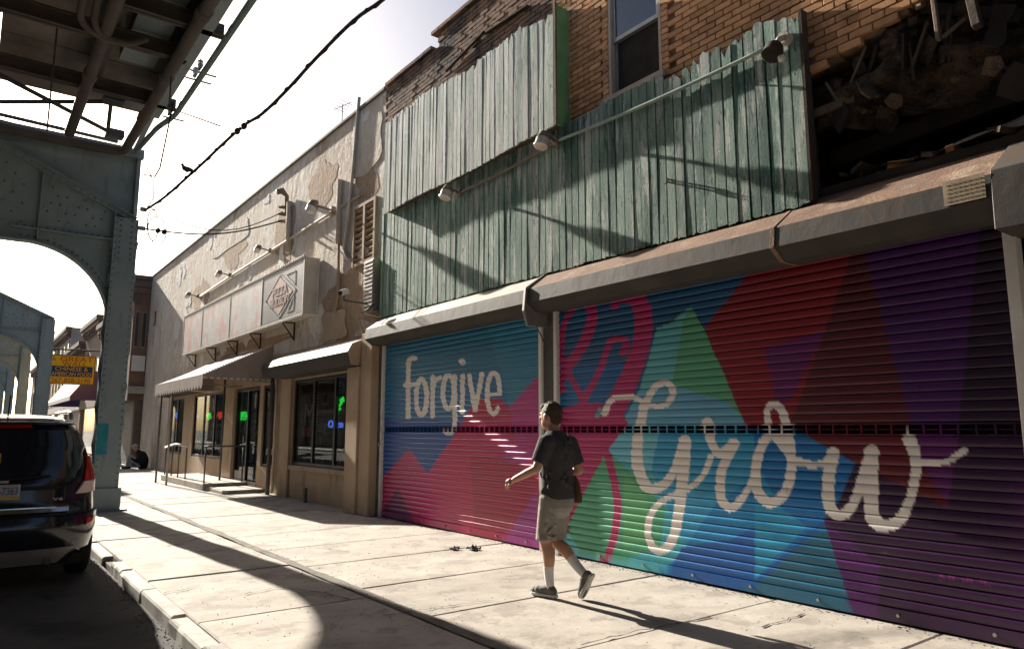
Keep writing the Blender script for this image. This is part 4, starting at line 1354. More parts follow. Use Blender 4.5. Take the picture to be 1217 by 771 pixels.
def set_paint(me, cols):
    at_ = me.color_attributes.new('paint', 'FLOAT_COLOR', 'POINT')
    a = np.ones((len(me.vertices), 4), np.float32)
    a[:, :3] = cols
    at_.data.foreach_set('color', a.ravel())
def painted(name, V, F, ops, parent, smooth=True):
    V = np.array(V, float)
    off = np.array(ORG[parent.name])
    me = bpy.data.meshes.new(name)
    me.from_pydata((V - off).tolist(), [], F)
    me.materials.append(MATS['mural'])
    set_paint(me, paint(V[:, 1], V[:, 2], ops))
    if smooth:
        me.polygons.foreach_set('use_smooth', [True] * len(me.polygons))
    o = bpy.data.objects.new(name, me)
    COL.objects.link(o)
    o.parent = parent
    ORG[o.name] = tuple(off)
    return o
def slat(y0, y1, z0, ops, parent, step=.013):
    n = int((y1 - y0) / step) + 1
    ysl = np.linspace(y0, y1, n)
    m = len(PROFILE)
    dent = random.uniform(-.0025, .0025)
    V = []
    ph = random.uniform(0, 6)
    for dz, dx in PROFILE:
        for yv in ysl:
            V.append((FX + dx + dent + .0012 * math.sin(yv * 2.1 + ph), yv, z0 + dz))
    F = [(r * n + i, (r + 1) * n + i, (r + 1) * n + i + 1, r * n + i + 1) for r in range(m - 1) for i in range(n - 1)]
    return painted('slat', V, F, ops, parent)
def boxes(L):
    V, F = [], []
    for x0, x1, y0, y1, z0, z1 in L:
        o = len(V)
        V += [(x, y, z) for z in (z0, z1) for y in (y0, y1) for x in (x0, x1)]
        F += [tuple(i + o for i in q) for q in [(0, 2, 3, 1), (4, 5, 7, 6), (0, 1, 5, 4), (2, 6, 7, 3), (0, 4, 6, 2), (1, 3, 7, 5)]]
    return V, F
def shutter(y0, y1, ops, label):
    r = thing('roller_shutter', label, 'shutter', (FX, (y0 + y1) / 2, 0))
    for k in range(17):
        slat(y0, y1, .12 + k * .0783, ops, r)
    for k in range(20):
        slat(y0, y1, 1.555 + k * .0783, ops, r)
    # perforated row
    L = [(FX - .014, FX - .002, y0, y1, 1.452, 1.466), (FX - .014, FX - .002, y0, y1, 1.540, 1.554)]
    L.append((FX - .010, FX - .004, y0, y1, 1.499, 1.506))
    y = y0 + .05
    bars = []
    while y < y1:
        bars.append((FX - .016, FX - .003, y, y + .016, 1.466, 1.540))
        y += .122
    Ls = []
    for x0, x1, a, b, c, d in L:
        q = np.arange(a, b, .06)
        for u, v_ in zip(q, list(q[1:]) + [b]):
            Ls.append((x0, x1, u, v_, c, d))
    V, F = boxes(Ls + bars)
    painted('grille_slat', V, F, ops, r, False)
    # bottom bar with bolts
    q = np.arange(y0, y1, .05)
    V, F = boxes([(FX - .022, FX + .01, a, b, .022, .119) for a, b in zip(q, list(q[1:]) + [y1])])
    bb = painted('bottom_bar', V, F, ops, r, False)
    y = y0 + .3
    while y < y1:
        MB().tube([(FX - .024, y, .075), (FX - .04, y, .075)], .013, 8).build('bolt', 'galv', bb)
        y += .66
    return r
sh1 = shutter(7.17, 11.53, LEFT, 'roller shutter painted with the word forgive above pink peaks')
sh2 = shutter(1.86, 6.80, RIGHT, 'wide roller shutter painted with the word Grow in cream script and a pink ribbon')
def rail(y0, y1, par, mat='rail_white', z1=2.99, x0=5.865):
    mb = MB()
    mb.box(x0, FX + .03, y0, y1, 0, z1)
    return mb.build('guide_rail', mat, par, bevel=.004)
rail(11.535, 11.59, sh1)
rail(7.10, 7.165, sh1)
rail(6.805, 6.865, sh2)
rail(1.775, 1.855, sh2, x0=5.84)
MB().box(5.90, 6.0, 6.87, 7.095, 0, 3.2).build('centre_post', 'rail_dark', sh2)
MB().box(5.88, 6.0, 11.595, 11.715, 0, 3.2).build('side_post', 'rail_dark', sh1)
MB().box(5.845, 5.865, 1.786, 1.84, 1.28, 1.34).build('lock_bolt', 'galv', sh2)
MB().tube([(5.85, 11.56, 1.25), (5.83, 11.56, 1.25)], .03, 8).build('lock_bolt', 'galv', sh1)
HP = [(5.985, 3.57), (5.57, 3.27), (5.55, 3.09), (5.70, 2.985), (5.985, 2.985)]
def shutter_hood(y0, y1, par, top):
    return hood(y0, y1, HP, ([top, 'hood_metal', 'hood_dark'], [0, 1, 2, 2, 2], 1), par, 'hood')
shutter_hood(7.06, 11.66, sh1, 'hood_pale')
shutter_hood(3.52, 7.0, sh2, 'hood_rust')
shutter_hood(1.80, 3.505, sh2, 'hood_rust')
mb = MB()
mb.prism([(x - .006 if x < 5.9 else x, z + (.006 if z > 3.2 else -.006)) for x, z in HP], 'Y', 3.49, 3.535)
mb.build('hood_joint', 'hood_rust', sh2)
mb = MB().prism([(5.985, 3.59), (5.54, 3.285), (5.51, 2.99), (5.57, 2.80), (5.9, 2.80)], 'Y', 7.005, 7.055)
mb.build('end_plate', 'metal_grey', sh1, bevel=.006)
mb = MB().prism([(5.985, 3.59), (5.55, 3.29), (5.53, 2.86), (5.95, 2.86)], 'Y', 1.40, 1.795)
mb.build('end_box', 'hood_metal', sh2, bevel=.006)
MB().box(5.54, 5.985, .2, 1.395, 2.96, 3.3).build('hood', 'hood_metal', sh2)
st = MB().box(5.544, 5.5495, 1.83, 2.10, 3.105, 3.285)
sto = st.build('sticker', 'sticker', sh2)
tx = MB()
for r_ in range(5):
    for c_ in range(7):
        tx.box(5.5425, 5.5438, 1.85 + c_ * .034, 1.872 + c_ * .034 + random.uniform(-.006, .006), 3.125 + r_ * .03, 3.137 + r_ * .03)
tx.build('lettering', 'sticker_ink', sto)
MB().tube([(5.70, 7.0, 2.8), (5.76, 6.97, 2.68), (5.82, 6.93, 2.5)], .008, 6).build('chain', 'rail_dark', sh1)
# darkness behind the shutters
# ------------------------------------------------------------------ brick building above the shutters
BX = 5.96
bb = thing('brick_building', 'brick building with green plank fascia above the painted shutters', 'building', (BX, 6, 0))
mb = MB()
mb.box(6.6, 6.7, -4, 11.84, 0, 3.6)
mb.box(6.0, 6.6, -4, 1.7, 0, 3.6)
mb.box(6.0, 6.6, 11.72, 11.84, 0, 3.6)
mb.box(6.0, 12, -4, 11.84, 3.60, 3.66)
mb.build('ground_floor', 'interior', bb)
mb = MB()
mb.box(5.99, 6.02, 1.2, 6.98, 3.0, 3.6)
mb.box(5.99, 6.02, 7.0, 11.84, 3.0, 3.6)
mb.build('lintel', 'char', bb)
WIN = (5.02, 5.86, 5.5, 7.3)
RUIN_Z = [(3.40, 4.70), (2.9, 4.76), (2.3, 4.92), (1.7, 5.05), (.2, 5.2), (-4, 5.3)]
def ruin_z(y):
    q = RUIN_Z[::-1]
    return float(np.interp(y, [a for a, b in q], [b for a, b in q]))
mb = MB()
grid_wall(mb, BX + .012, BX + .3, 3.42, 11.84, 3.62, 8.0, [WIN])
mb.build('wall', 'mortar', bb)
mb = MB()
for a, b in zip(np.arange(-4, 3.42, .2), np.arange(-3.8, 3.62, .2)):
    mb.box(BX + .012, BX + .3, a, min(b, 3.418), max(ruin_z(a), ruin_z(b)) + .05, 8.0)
mb.build('wall', 'mortar', bb)
MB().box(BX + .3, 16, -4, 11.84, 7.7, 7.95).build('roof', 'roof_tar', bb)
mb = MB()
mb.box(7.9, 8.0, -4, 11.84, 3.66, 7.7)
mb.build('back_wall', 'char', bb)
mb = MB()
mb.box(BX + .3, 7.9, 3.44, 3.6, 3.66, 7.7)
mb.build('partition', 'char', bb)
MB().box(BX + .3, 7.9, -4.0, -3.8, 3.66, 7.7).build('partition', 'char', bb)
# single bricks: shared meshes, the ones that show largest
BW, BH, PXY, PZ = .203, .060, .2135, .0725
brick_meshes = []
for k in range(4):
    q = MB()
    q.box(-.02 - random.uniform(0, .003), .05, -BW / 2, BW / 2, 0, BH)
    brick_meshes.append(q.mesh('brick', 'brick', bevel=.004))
half = MB().box(-.02, .05, -.048, .048, 0, BH).mesh('brick', 'brick', bevel=.004)
cells = []
sooty = MB()
rest = MB()
row = 0
z = 4.62
while z < 8.28:
    y = -.2 + (row % 2) * PXY / 2
    while y < 11.84:
        inwin = WIN[0] - .11 < y < WIN[1] + .11 and WIN[2] - .12 < z + .03 < WIN[3] + .1
        top = 8.28 if y < 9.93 else 8.03
        if not inwin and z + BH < top and (y > 3.42 or z > ruin_z(y) + .05 + .04 * math.sin(y * 21)):
            zlow = 5.1 if y > 3.3 else 0
            if z > zlow:
                behind = y > 6.75 and z < 6.85
                if not behind:
                    cells.append((y, z))
        y += PXY
    z += PZ
    row += 1
def pix(y, z):
    a, b = proj_px(np.array([y]), np.array([z]), BX)
    return a[0], b[0]
vis = []
for y, z in cells:
    a, b = pix(y, z)
    vis.append(((y, z), (-20 < a < 1240 and b > -25 and y < 6.75), math.hypot(y, z - 1.5)))
big = sorted([v for v in vis if v[1]], key=lambda v: v[2])[:300]
bigset = {v[0] for v in big}
for k, (y, z) in enumerate(cells):
    if (y, z) in bigset:
        o = bpy.data.objects.new('brick', random.choice(brick_meshes))
        COL.objects.link(o)
        o.parent = bb
        o.location = (BX - ORG[bb.name][0] + random.uniform(-.003, .003), y - ORG[bb.name][1], z - ORG[bb.name][2])
        o.rotation_euler = (random.uniform(-.012, .012), 0, random.uniform(-.015, .015))
    else:
        t = sooty if y > 6.7 else rest
        dx = random.uniform(-.006, .004) if y > 6.7 else random.uniform(-.004, .004)
        yy = y
        t.box(BX - .02 + dx, BX + .05, yy - BW / 2, yy + BW / 2, z, z + BH)
o = sooty.build('brickwork', 'brick_sooty', bb); o['kind'] = 'stuff'
o = rest.build('brickwork', 'brick', bb); o['kind'] = 'stuff'
MB().box(BX, BX + .28, 3.42, 9.93, 8.0, 8.29).build('parapet', 'mortar_sooty', bb)
MB().box(BX, BX + .28, 9.93, 11.84, 8.0, 8.035).build('parapet', 'mortar_sooty', bb)
mb = MB()
y = 6.9
while y < 11.8:
    t = 8.29 if y < 9.9 else 8.04
    wdt = random.uniform(.18, .26)
    if random.random() < .97:
        mb.obox((BX + .11, y + wdt / 2, t + .03), (.36, wdt, .06), Euler((random.uniform(-.02, .02), random.uniform(-.02, .02), random.uniform(-.02, .02))))
    y += wdt + .005
o = mb.build('coping', 'brick_sooty', bb); o['kind'] = 'stuff'
# torn flashing hanging over the sooty bricks
for a, b, c, d in (((9.6, 7.42), (8.5, 7.62), .015, .05), ((8.4, 7.55), (7.4, 7.5), .02, .07)):
    MB().beam((BX - .06, *a), (BX - .05, *b), .02, d, up=(1, 0, 0)).build('torn_flashing', 'wood_dark', bb)
# window in the brick
def rect_frame(mb, x0, x1, y0, y1, z0, z1, t):
    mb.box(x0, x1, y0, y0 + t, z0, z1)
    mb.box(x0, x1, y1 - t, y1, z0, z1)
    mb.box(x0, x1, y0 + t, y1 - t, z0, z0 + t)
    mb.box(x0, x1, y0 + t, y1 - t, z1 - t, z1)
mb = MB()
rect_frame(mb, BX - .015, BX + .1, WIN[0], WIN[1], WIN[2], WIN[3], .04)
wn = mb.build('window', 'conduit_cream', bb)
mb = MB(); rect_frame(mb, BX + .02, BX + .05, WIN[0] + .04, WIN[1] - .04, 6.22, WIN[3] - .04, .05)
s1 = mb.build('sash', 'galv', wn)
MB().box(BX + .032, BX + .038, WIN[0] + .09, WIN[1] - .09, 6.27, WIN[3] - .09).build('pane', 'sash_glass', wn)
mb = MB(); rect_frame(mb, BX + .055, BX + .085, WIN[0] + .04, WIN[1] - .04, WIN[2] + .04, 6.26, .05)
mb.build('sash', 'galv', wn)
MB().box(BX + .066, BX + .072, WIN[0] + .09, WIN[1] - .09, WIN[2] + .09, 6.21).build('insect_screen', 'char', wn)
MB().box(BX + .2, BX + .22, WIN[0], WIN[1], WIN[2], 6.9).build('window_blind', 'interior', wn)
MB().box(BX - .07, BX + .05, WIN[0] - .06, WIN[1] + .06, WIN[2] - .07, WIN[2] - .003).build('sill', 'conduit_cream', wn)
for i in range(22):                         # soldier bricks beside the jambs
    for yy in (WIN[0] - .055, WIN[1] + .055):
        o = bpy.data.objects.new('brick', half)
        COL.objects.link(o)
        o.parent = bb
        o.location = (BX - ORG[bb.name][0], yy - ORG[bb.name][1], 5.44 + i * PZ)
# ------------------------------------------------------------------ green plank cladding
def plank(y0, y1, zb, zt, x, par, jag=.06, rot=0.0, bj=.015, matn='mint_wood'):
    t = .022
    n = 7
    tops = [zt + random.uniform(-jag, jag * .4) for _ in range(4)]
    bots = [zb + random.uniform(-bj, bj) for _ in range(4)]
    xs = [x + random.uniform(-.003, .003)]
    tw = random.uniform(-.002, .002)
    V, F = [], []
    ysn = [y0, y0 + (y1 - y0) * .33, y0 + (y1 - y0) * .66, y1]
    for k in range(n + 1):
        s = k / n
        bow = .0012 * math.sin(s * 5 + y0 * 9)
        for side in (0, 1):
            for j, yv in enumerate(ysn):
                zz = bots[j] + (tops[j] - bots[j]) * s
                V.append((xs[0] + bow + tw * (j - 1.5) / 1.5 * (.4 + .6 * s) + side * t, yv, zz))
    for k in range(n):
        for j in range(3):
            a = k * 8 + j
            F.append((a, a + 1, a + 9, a + 8))
            F.append((a + 4, a + 12, a + 13, a + 5))
        F.append((k * 8, k * 8 + 8, k * 8 + 12, k * 8 + 4))
        F.append((k * 8 + 3, k * 8 + 7, k * 8 + 15, k * 8 + 11))
    for j in range(3):
        F.append((j, j + 4, j + 5, j + 1))
        b = n * 8 + j
        F.append((b, b + 1, b + 5, b + 4))
    mb = MB()
    mb.add(V, F)
    return mb.build('plank', matn, par)
pc = thing('plank_cladding', 'weathered mint green plank cladding between the brick and the shutter hoods', 'cladding', (5.85, 7.4, 3.5))
y = 3.30
while y < 11.60:
    wd = .128 + random.uniform(-.012, .012)
    zt = 5.42 if y < 6.9 else 5.6
    if y < 4.9:
        zt = 5.38 + .05 * math.sin(y * 9)
    plank(y, y + wd - random.uniform(.012, .019), 3.50, zt + .015 * math.sin(y * 3.7), 5.845, pc, .03 if random.random() < .85 else .10)
    y += wd
MB().box(5.872, 5.91, 3.34, 11.58, 3.62, 5.22).build('batten_board', 'wood_dark', pc)
MB().box(5.84, 5.95, 3.268, 3.292, 3.52, 5.36).build('end_batten', 'wood_dark', pc)
MB().box(5.84, 5.948, 11.605, 11.63, 3.5, 5.6).build('end_batten', 'green_side', pc)
for (px, py) in ((797, 214), (735, 312), (796, 217), (870, 100)):
    p = at(px, py, 'X', 5.84)
    MB().tube([(5.845, p.y, p.z), (5.80, p.y, p.z), (5.785, p.y + .01, p.z - .03)], .012, 6).build('hook', 'lamp_body', pc)
ub = thing('plank_sign_box', 'projecting mint green plank box with a bright green end panel, above the cladding', 'cladding', (5.74, 9, 5.36))
y = 6.64
UX = 5.715
k = 0
while y < 11.36:
    wd = .108 + random.uniform(-.012, .012)
    zt = 6.98 + .16 * (y - 6.64) / 4.7 + .04 * math.sin(y * 2.7) + .015 * math.sin(y * 7.1)
    jag = .03
    if random.random() < .15:
        jag = .12
    plank(y, y + wd - random.uniform(.009, .015), 5.36 + .02 * math.sin(y * 2), zt, UX, ub, jag, bj=.012, matn='mint_bleached_lit')
    y += wd
MB().box(5.74, 5.94, 6.59, 6.632, 5.38, 7.04).build('end_panel', 'green_side', ub, bevel=.004)
MB().box(5.712, 5.74, 6.592, 6.636, 5.37, 7.08).build('corner_trim', 'wood_old', ub)
MB().box(5.942, 5.965, 6.57, 6.60, 5.36, 7.3).build('corner_trim', 'conduit_cream', ub)
MB().box(5.739, 5.95, 6.64, 11.34, 5.385, 5.41).build('bottom_board', 'wood_dark', ub)
MB().box(5.739, 5.95, 11.30, 11.35, 5.42, 7.0).build('end_panel', 'wood_dark', ub)
# ------------------------------------------------------------------ flood lamps and conduit across the planks
def flood(px, py, label, drop=0.0):
    p = at(px, py, 'X', 5.80)
    r = thing('flood_lamp', label, 'lamp', (5.8, p.y, p.z))
    MB().tube([(5.843, p.y, p.z), (5.78, p.y, p.z)], .055, 12).build('junction_box', 'lamp_body', r, smooth=40)
    MB().tube(bend([(5.79, p.y, p.z), (5.70, p.y, p.z + .02), (5.64, p.y, p.z - .01)], .03), .024, 8).build('arm', 'lamp_body', r, smooth=True)
    c = Vector((5.60, p.y, p.z - .03))
    MB().tube([c + Vector((.05, 0, .07)), c + Vector((.02, 0, .06)), c + Vector((-.01, 0, .0))], [.05, .08, .095], 14).build('head', 'lamp_body', r, smooth=40)
    MB().tube([c + Vector((-.012, 0, -.002)), c + Vector((-.05, 0, -.10)), c + Vector((-.055, 0, -.115))], [.09, .085, .05], 14).build('lens', 'lamp_lens', r, smooth=40)
    MB().tube([c + Vector((-.049, 0, -.09)), c + Vector((-.054, 0, -.106))], [.092, .09], 14).build('rim', 'lamp_rim', r, smooth=40)
    return Vector((5.80, p.y, p.z))
J1 = flood(545, 229, 'glass flood lamp under the plank box, at its end beside the stucco wall')
J2 = flood(660, 168, 'glass flood lamp under the corner of the plank box by the bright green panel')
J3p = at(933, 46, 'X', 5.80)
r = thing('flood_lamp', 'dark flood lamp drooping at the end of the conduit by the ruined wall', 'lamp', (5.8, J3p.y, J3p.z))
MB().tube([(5.843, J3p.y, J3p.z), (5.76, J3p.y, J3p.z)], .06, 12).build('junction_box', 'beige_metal', r, smooth=40)
MB().tube([(5.77, J3p.y, J3p.z), (5.70, J3p.y, J3p.z - .04), (5.66, J3p.y + .01, J3p.z - .12)], .028, 8).build('arm', 'beige_metal', r, smooth=True)
c = Vector((5.64, J3p.y + .02, J3p.z - .17))
MB().tube([c + Vector((.03, 0, .07)), c + Vector((.0, 0, .03)), c + Vector((-.035, .0, -.05)), c + Vector((-.04, 0, -.06))], [.05, .085, .10, .08], 14).build('head', 'char', r, smooth=40)
MB().tube([c + Vector((.02, -.05, -.06)), c + Vector((.0, -.07, -.11))], [.03, .035], 8).build('bulb', 'lamp_rim', r, smooth=True)
pts = [J1.copy(), J2.copy(), Vector((5.81, J3p.y, J3p.z))]
cn = []
for a, b in zip(pts, pts[1:]):
    for i in range(8):
        t = i / 8
        q = a.lerp(b, t)
        q.x = 5.812
        q.z -= .035 * math.sin(math.pi * t)
        cn.append(q)
cn.append(Vector((5.812, J3p.y, J3p.z)))
k0 = 8
tag(MB().tube(cn[:9], .02, 8).build('conduit', 'lamp_body', smooth=True), 'rusty conduit between the two glass flood lamps below the plank box', 'conduit')
tag(MB().tube(cn[8:], .02, 8).build('conduit', 'conduit_mint', smooth=True), 'mint painted conduit crossing the planks to the drooping flood lamp', 'conduit')
# ------------------------------------------------------------------ the burnt-out bay
ru = thing('collapsed_wall', 'burnt out bay with sagging plaster, broken timber and rubble above the shutter hood', 'ruin', (6.3, 1.6, 3.6))
def lump(y0, y1, zf0, zf1, xf0, xf1, ny, nz, amp, seed, mat, name):
    V, F = [], []
    for i in range(ny + 1):
        s = i / ny
        for k in range(nz + 1):
            t = k / nz
            yv = y0 + (y1 - y0) * s
            z0, z1 = zf0(s), zf1(s)
            zz = z0 + (z1 - z0) * t
            d = mnoise.fractal(Vector((yv * 2.1, zz * 2.6, seed)), .7, 2.1, 5) * amp + abs(mnoise.noise(Vector((yv * 9, zz * 11, seed + 2)))) * amp * .45
            V.append((xf0 + (xf1 - xf0) * t - d - amp * .5 * math.sin(math.pi * t), yv + mnoise.noise(Vector((yv * 4, zz * 4, seed + 9))) * .05, zz + mnoise.noise(Vector((yv * 3, zz * 3, seed + 4))) * .06))
    for i in range(ny):
        for k in range(nz):
            a = i * (nz + 1) + k
            F.append((a, a + 1, a + nz + 2, a + nz + 1))
    mb = MB()
    mb.add(V, F)
    n0 = len(V)
    mb.add([(p[0] + .06, p[1], p[2]) for p in V], [q[::-1] for q in F])
    return mb.build(name, mat, ru, smooth=60)
lump(-.6, 3.36, lambda s: 4.22 - .42 * (1 - s), lambda s: ruin_z(-.6 + 3.96 * s) + .12, 6.12, 6.16, 110, 44, .15, 1.0, 'plaster_debris', 'sagging_plaster')
for i in range(34):                         # broken slabs of plaster and render hanging in the hole
    yv, zz = random.uniform(-.1, 3.1), random.uniform(3.95, 4.72)
    k_ = random.randint(5, 7)
    rr_ = random.uniform(.07, .22)
    P_ = [(rr_ * random.uniform(.6, 1.2) * math.cos(6.283 * q_ / k_), rr_ * random.uniform(.5, 1.1) * math.sin(6.283 * q_ / k_)) for q_ in range(k_)]
    M_ = Euler((random.uniform(-.7, .7), R(random.uniform(60, 115)), random.uniform(-.5, .5))).to_matrix()
    c_ = Vector((random.uniform(5.94, 6.06), yv, zz))
    V_ = [c_ + M_ @ Vector((a_, b_, d_)) for d_ in (-.014, .014) for a_, b_ in P_]
    F_ = [tuple(range(k_))[::-1], tuple(range(k_, 2 * k_))] + [(q_, (q_ + 1) % k_, k_ + (q_ + 1) % k_, k_ + q_) for q_ in range(k_)]
    MB().add(V_, F_).build('plaster_slab', random.choice(('plaster_debris', 'plaster_debris', 'plaster_tan', 'char')), ru)
lump(.2, 2.75, lambda s: 3.70, lambda s: 3.76 + .26 * math.sin(math.pi * min(1, s * 1.05)) * (1.25 - s), 5.96, 6.25, 40, 12, .07, 7.0, 'tar_sheet', 'tar_sheet')
lump(-1.0, 3.3, lambda s: 3.62, lambda s: 4.3, 6.9, 7.3, 30, 10, .2, 3.0, 'char', 'charred_debris')
def stick(a, b, w_, h_, mat='wood_old'):
    MB().beam(a, b, w_, h_).build('broken_timber', mat, ru, bevel=.004)
p, q = at(948, 143, 'X', 6.0), at(1016, 117, 'X', 6.0)
stick(p, q, .05, .07)
p, q = at(1150, -20, 'X', 5.95), at(1162, 32, 'X', 5.9)
stick(p, q, .06, .08, 'wood_dark')
p, q = at(1108, -10, 'X', 5.95), at(1116, 48, 'X', 5.9)
stick(p, q, .03, .05)
p, q = at(1120, 45, 'X', 5.9), at(1150, 20, 'X', 6.0)
stick(p, q, .02, .03)
p, q = at(1100, 10, 'X', 6.02), at(1215, 20, 'X', 6.05)
stick(p, q, .06, .09, 'char')
stick((6.3, 3.3, 4.0), (6.25, .4, 4.15), .10, .16, 'char')
stick((6.5, 2.8, 3.66), (6.35, 2.2, 4.6), .08, .08, 'char')
mb = MB()
for i in range(70):
    yv = random.uniform(-.3, 3.2)
    mb.obox((random.uniform(6.0, 6.5), yv, 3.68 + random.uniform(0, .05)), (random.uniform(.03, .14), random.uniform(.04, .2), random.uniform(.02, .07)), Euler((random.uniform(-.5, .5), random.uniform(-.5, .5), random.uniform(0, 3))))
for i in range(40):
    yv = random.uniform(.2, 2.4)
    mb.obox((random.uniform(5.98, 6.1), yv, ruin_z(yv) + random.uniform(-.22, .04)), (random.uniform(.03, .1), random.uniform(.04, .15), random.uniform(.02, .06)), Euler((random.uniform(-.6, .6), random.uniform(-.6, .6), random.uniform(0, 3))))
o = mb.build('rubble', 'plaster_debris', ru); o['kind'] = 'stuff'
for i in range(16):
    yv = random.uniform(.3, 3.2)
    zt_ = ruin_z(yv) + random.uniform(-.25, .05)
    xx_ = random.uniform(5.93, 6.05)
    ln_ = random.uniform(.12, .45)
    MB().beam((xx_, yv, zt_), (xx_ + random.uniform(-.08, .05), yv + random.uniform(-.22, .22), zt_ - ln_), random.uniform(.008, .03), random.uniform(.015, .05)).build('hanging_lath', random.choice(('wood_old', 'char', 'wood_dark')), ru)
for i in range(14):
    yv = random.uniform(.2, 3.1)
    o = bpy.data.objects.new('loose_brick', random.choice(brick_meshes))
    COL.objects.link(o)
    o.parent = ru
    o.location = (random.uniform(6.0, 6.3) - ORG[ru.name][0], yv - ORG[ru.name][1], 3.67 - ORG[ru.name][2])
    o.rotation_euler = (0, 0, random.uniform(0, 3))
# ------------------------------------------------------------------ buildings further down the street
def row_building(y0, y1, x, h, mat, label, side=1, floors=2, nw=3, z_shop=3.3, shop='shutter_grey', cornice=True, depth=11):
    r = thing('row_building', label, 'building', (x, (y0 + y1) / 2, 0))
    s = side
    def bx(mb, a, b, *q):
        mb.box(min(x + s * a, x + s * b), max(x + s * a, x + s * b), *q)
    m = MB(); bx(m, 0, depth, y0, y1, z_shop, h); bx(m, .25, depth, y0 + .02, y1 - .02, 0, z_shop - .002)
    m.build('wall', mat, r)
    if cornice:
        m = MB()
        bx(m, -.38, .05, y0 + .03, y1 - .03, h - .22, h + .05)
        bx(m, -.28, -.003, y0 + .05, y1 - .05, h - .45, h - .222)
        bx(m, -.14, -.002, y0 + .06, y1 - .06, h - .75, h - .452)
        c_ = m.build('cornice', 'cornice', r)
        k = int((y1 - y0) / .7)
        for i in range(k):
            yy = y0 + .3 + i * (y1 - y0 - .6) / max(1, k - 1)
            m = MB(); bx(m, -.26, -.141, yy - .07, yy + .07, h - .72, h - .455)
            m.build('cornice_bracket', 'cornice', c_)
    fh = (h - .9 - z_shop) / max(1, floors - 1)
    for f_ in range(floors - 1):
        for i in range(nw):
            yc = y0 + (y1 - y0) * (i + .5) / nw
            zb = z_shop + .5 + f_ * fh
            zt = zb + min(1.9, fh - .6)
            m = MB()
            for (a, b, c, d) in ((yc - .55, yc - .45, zb, zt), (yc + .45, yc + .55, zb, zt), (yc - .45, yc + .45, zt - .1, zt), (yc - .45, yc + .45, zb, zb + .08), (yc - .45, yc + .45, (zb + zt) / 2 - .03, (zb + zt) / 2 + .03)):
                bx(m, -.05, .02, a, b, c, d)
            w_ = m.build('window', 'far_wall_b', r)
            m = MB(); bx(m, -.022, -.004, yc - .45, yc + .45, zb + .08, zt - .1)
            m.build('pane', 'win_dark', w_)
            m = MB(); bx(m, -.10, .0, yc - .62, yc + .62, zb - .12, zb - .002)
            m.build('sill', 'far_wall_b', w_)
    m = MB(); bx(m, .12, .2, y0 + .3, y1 - .3, .12, z_shop - .5)
    m.build('shop_front', shop, r)
    m = MB(); bx(m, -.06, .24, y0 + .1, y1 - .1, z_shop - .5, z_shop - .01)
    m.build('fascia', 'paint_white' if nw % 2 else 'far_wall_b', r)
    for yy in (y0 + .02, y1 - .3):
        m = MB(); bx(m, -.02, .245, yy, yy + .28, 0, z_shop - .51)
        m.build('pier', mat, r)
    return r
# neighbour with the overhanging upper storey
nb = thing('row_building', 'dark brick neighbour with overhanging upper storey and heavy cornice beyond the stucco wall', 'building', (5.9, 36.6, 0))
NX = 5.34
MB().box(NX, 16, 33.68, 39.6, 2.72, 7.6).build('upper_storey', 'brick_far', nb)
MB().box(6.2, 16, 33.7, 39.6, 0, 2.715).build('wall', 'brick_far', nb)
m = MB()
m.box(NX - .22, NX + .7, 33.55, 39.6, 7.55, 7.86)
m.box(NX - .12, NX + .6, 33.60, 39.6, 7.25, 7.548)
m.box(NX - .28, NX + .75, 33.48, 39.62, 7.862, 8.05)
cn_ = m.build('cornice', 'cornice', nb, bevel=.02)
for i in range(4):
    MB().box(NX - .1, NX + .0, 33.62 + i * 1.6, 33.80 + i * 1.6, 6.9, 7.245).build('cornice_bracket', 'cornice', cn_)
MB().box(NX + .05, NX + .18, 33.56, 33.675, 6.8, 7.245).build('cornice_bracket', 'cornice', cn_)
MB().box(NX + .42, NX + .55, 33.56, 33.675, 6.8, 7.245).build('cornice_bracket', 'cornice', cn_)
for x0 in (NX + .08, NX + .36):
    m = MB().box(x0, x0 + .16, 33.655, 33.678, 4.95, 6.5)
    w_ = m.build('window', 'far_wall_a', nb)
    MB().box(x0 + .02, x0 + .14, 33.645, 33.654, 5.0, 6.45).build('pane', 'win_dark', w_)
for yy in (35, 36.6, 38.2):
    w_ = MB().box(NX - .04, NX - .001, yy - .5, yy + .5, 4.9, 6.6).build('window', 'far_wall_a', nb)
    MB().box(NX - .055, NX - .041, yy - .4, yy + .4, 5.0, 6.5).build('pane', 'win_dark', w_)
MB().box(NX + .06, NX + .56, 33.58, 33.674, 3.95, 4.6).build('sign_board', 'paint_white', nb)
MB().box(NX + .02, NX + .6, 33.5, 33.672, 3.0, 3.3).build('fascia', 'far_wall_b', nb)
MB().box(5.78, 5.86, 34.1, 38.9, 0.0, 2.70).build('shutter', 'shutter_grey', nb)
for yy in (33.72, 38.95):
    MB().box(5.66, 6.18, yy, yy + .34, 0, 2.71).build('pier', 'cornice', nb)
row_building(39.8, 46.5, 5.9, 7.3, 'brick_far', 'low dark brick shop row carrying the yellow blade sign', 1, 2, 3)
row_building(46.6, 54.0, 5.9, 8.0, 'far_wall_a', 'tan shop row behind the white and purple awning', 1, 2, 4, shop='win_dark')
row_building(54.1, 63.0, 5.9, 7.2, 'brick_far', 'dark brick shop row past the white and purple awning', 1, 2, 3)
row_building(63.1, 76.0, 5.9, 9.2, 'far_wall_b', 'pale three storey row far down the street', 1, 3, 5, shop='win_dark')
row_building(76.1, 100.0, 5.9, 8.2, 'brick_far', 'long dark brick row at the far end of the street', 1, 2, 8)
row_building(-14, 1.0, -13.6, 8.4, 'brick_far', 'dark brick row across the road behind the parked side of the street', -1, 2, 5, shop='win_dark')
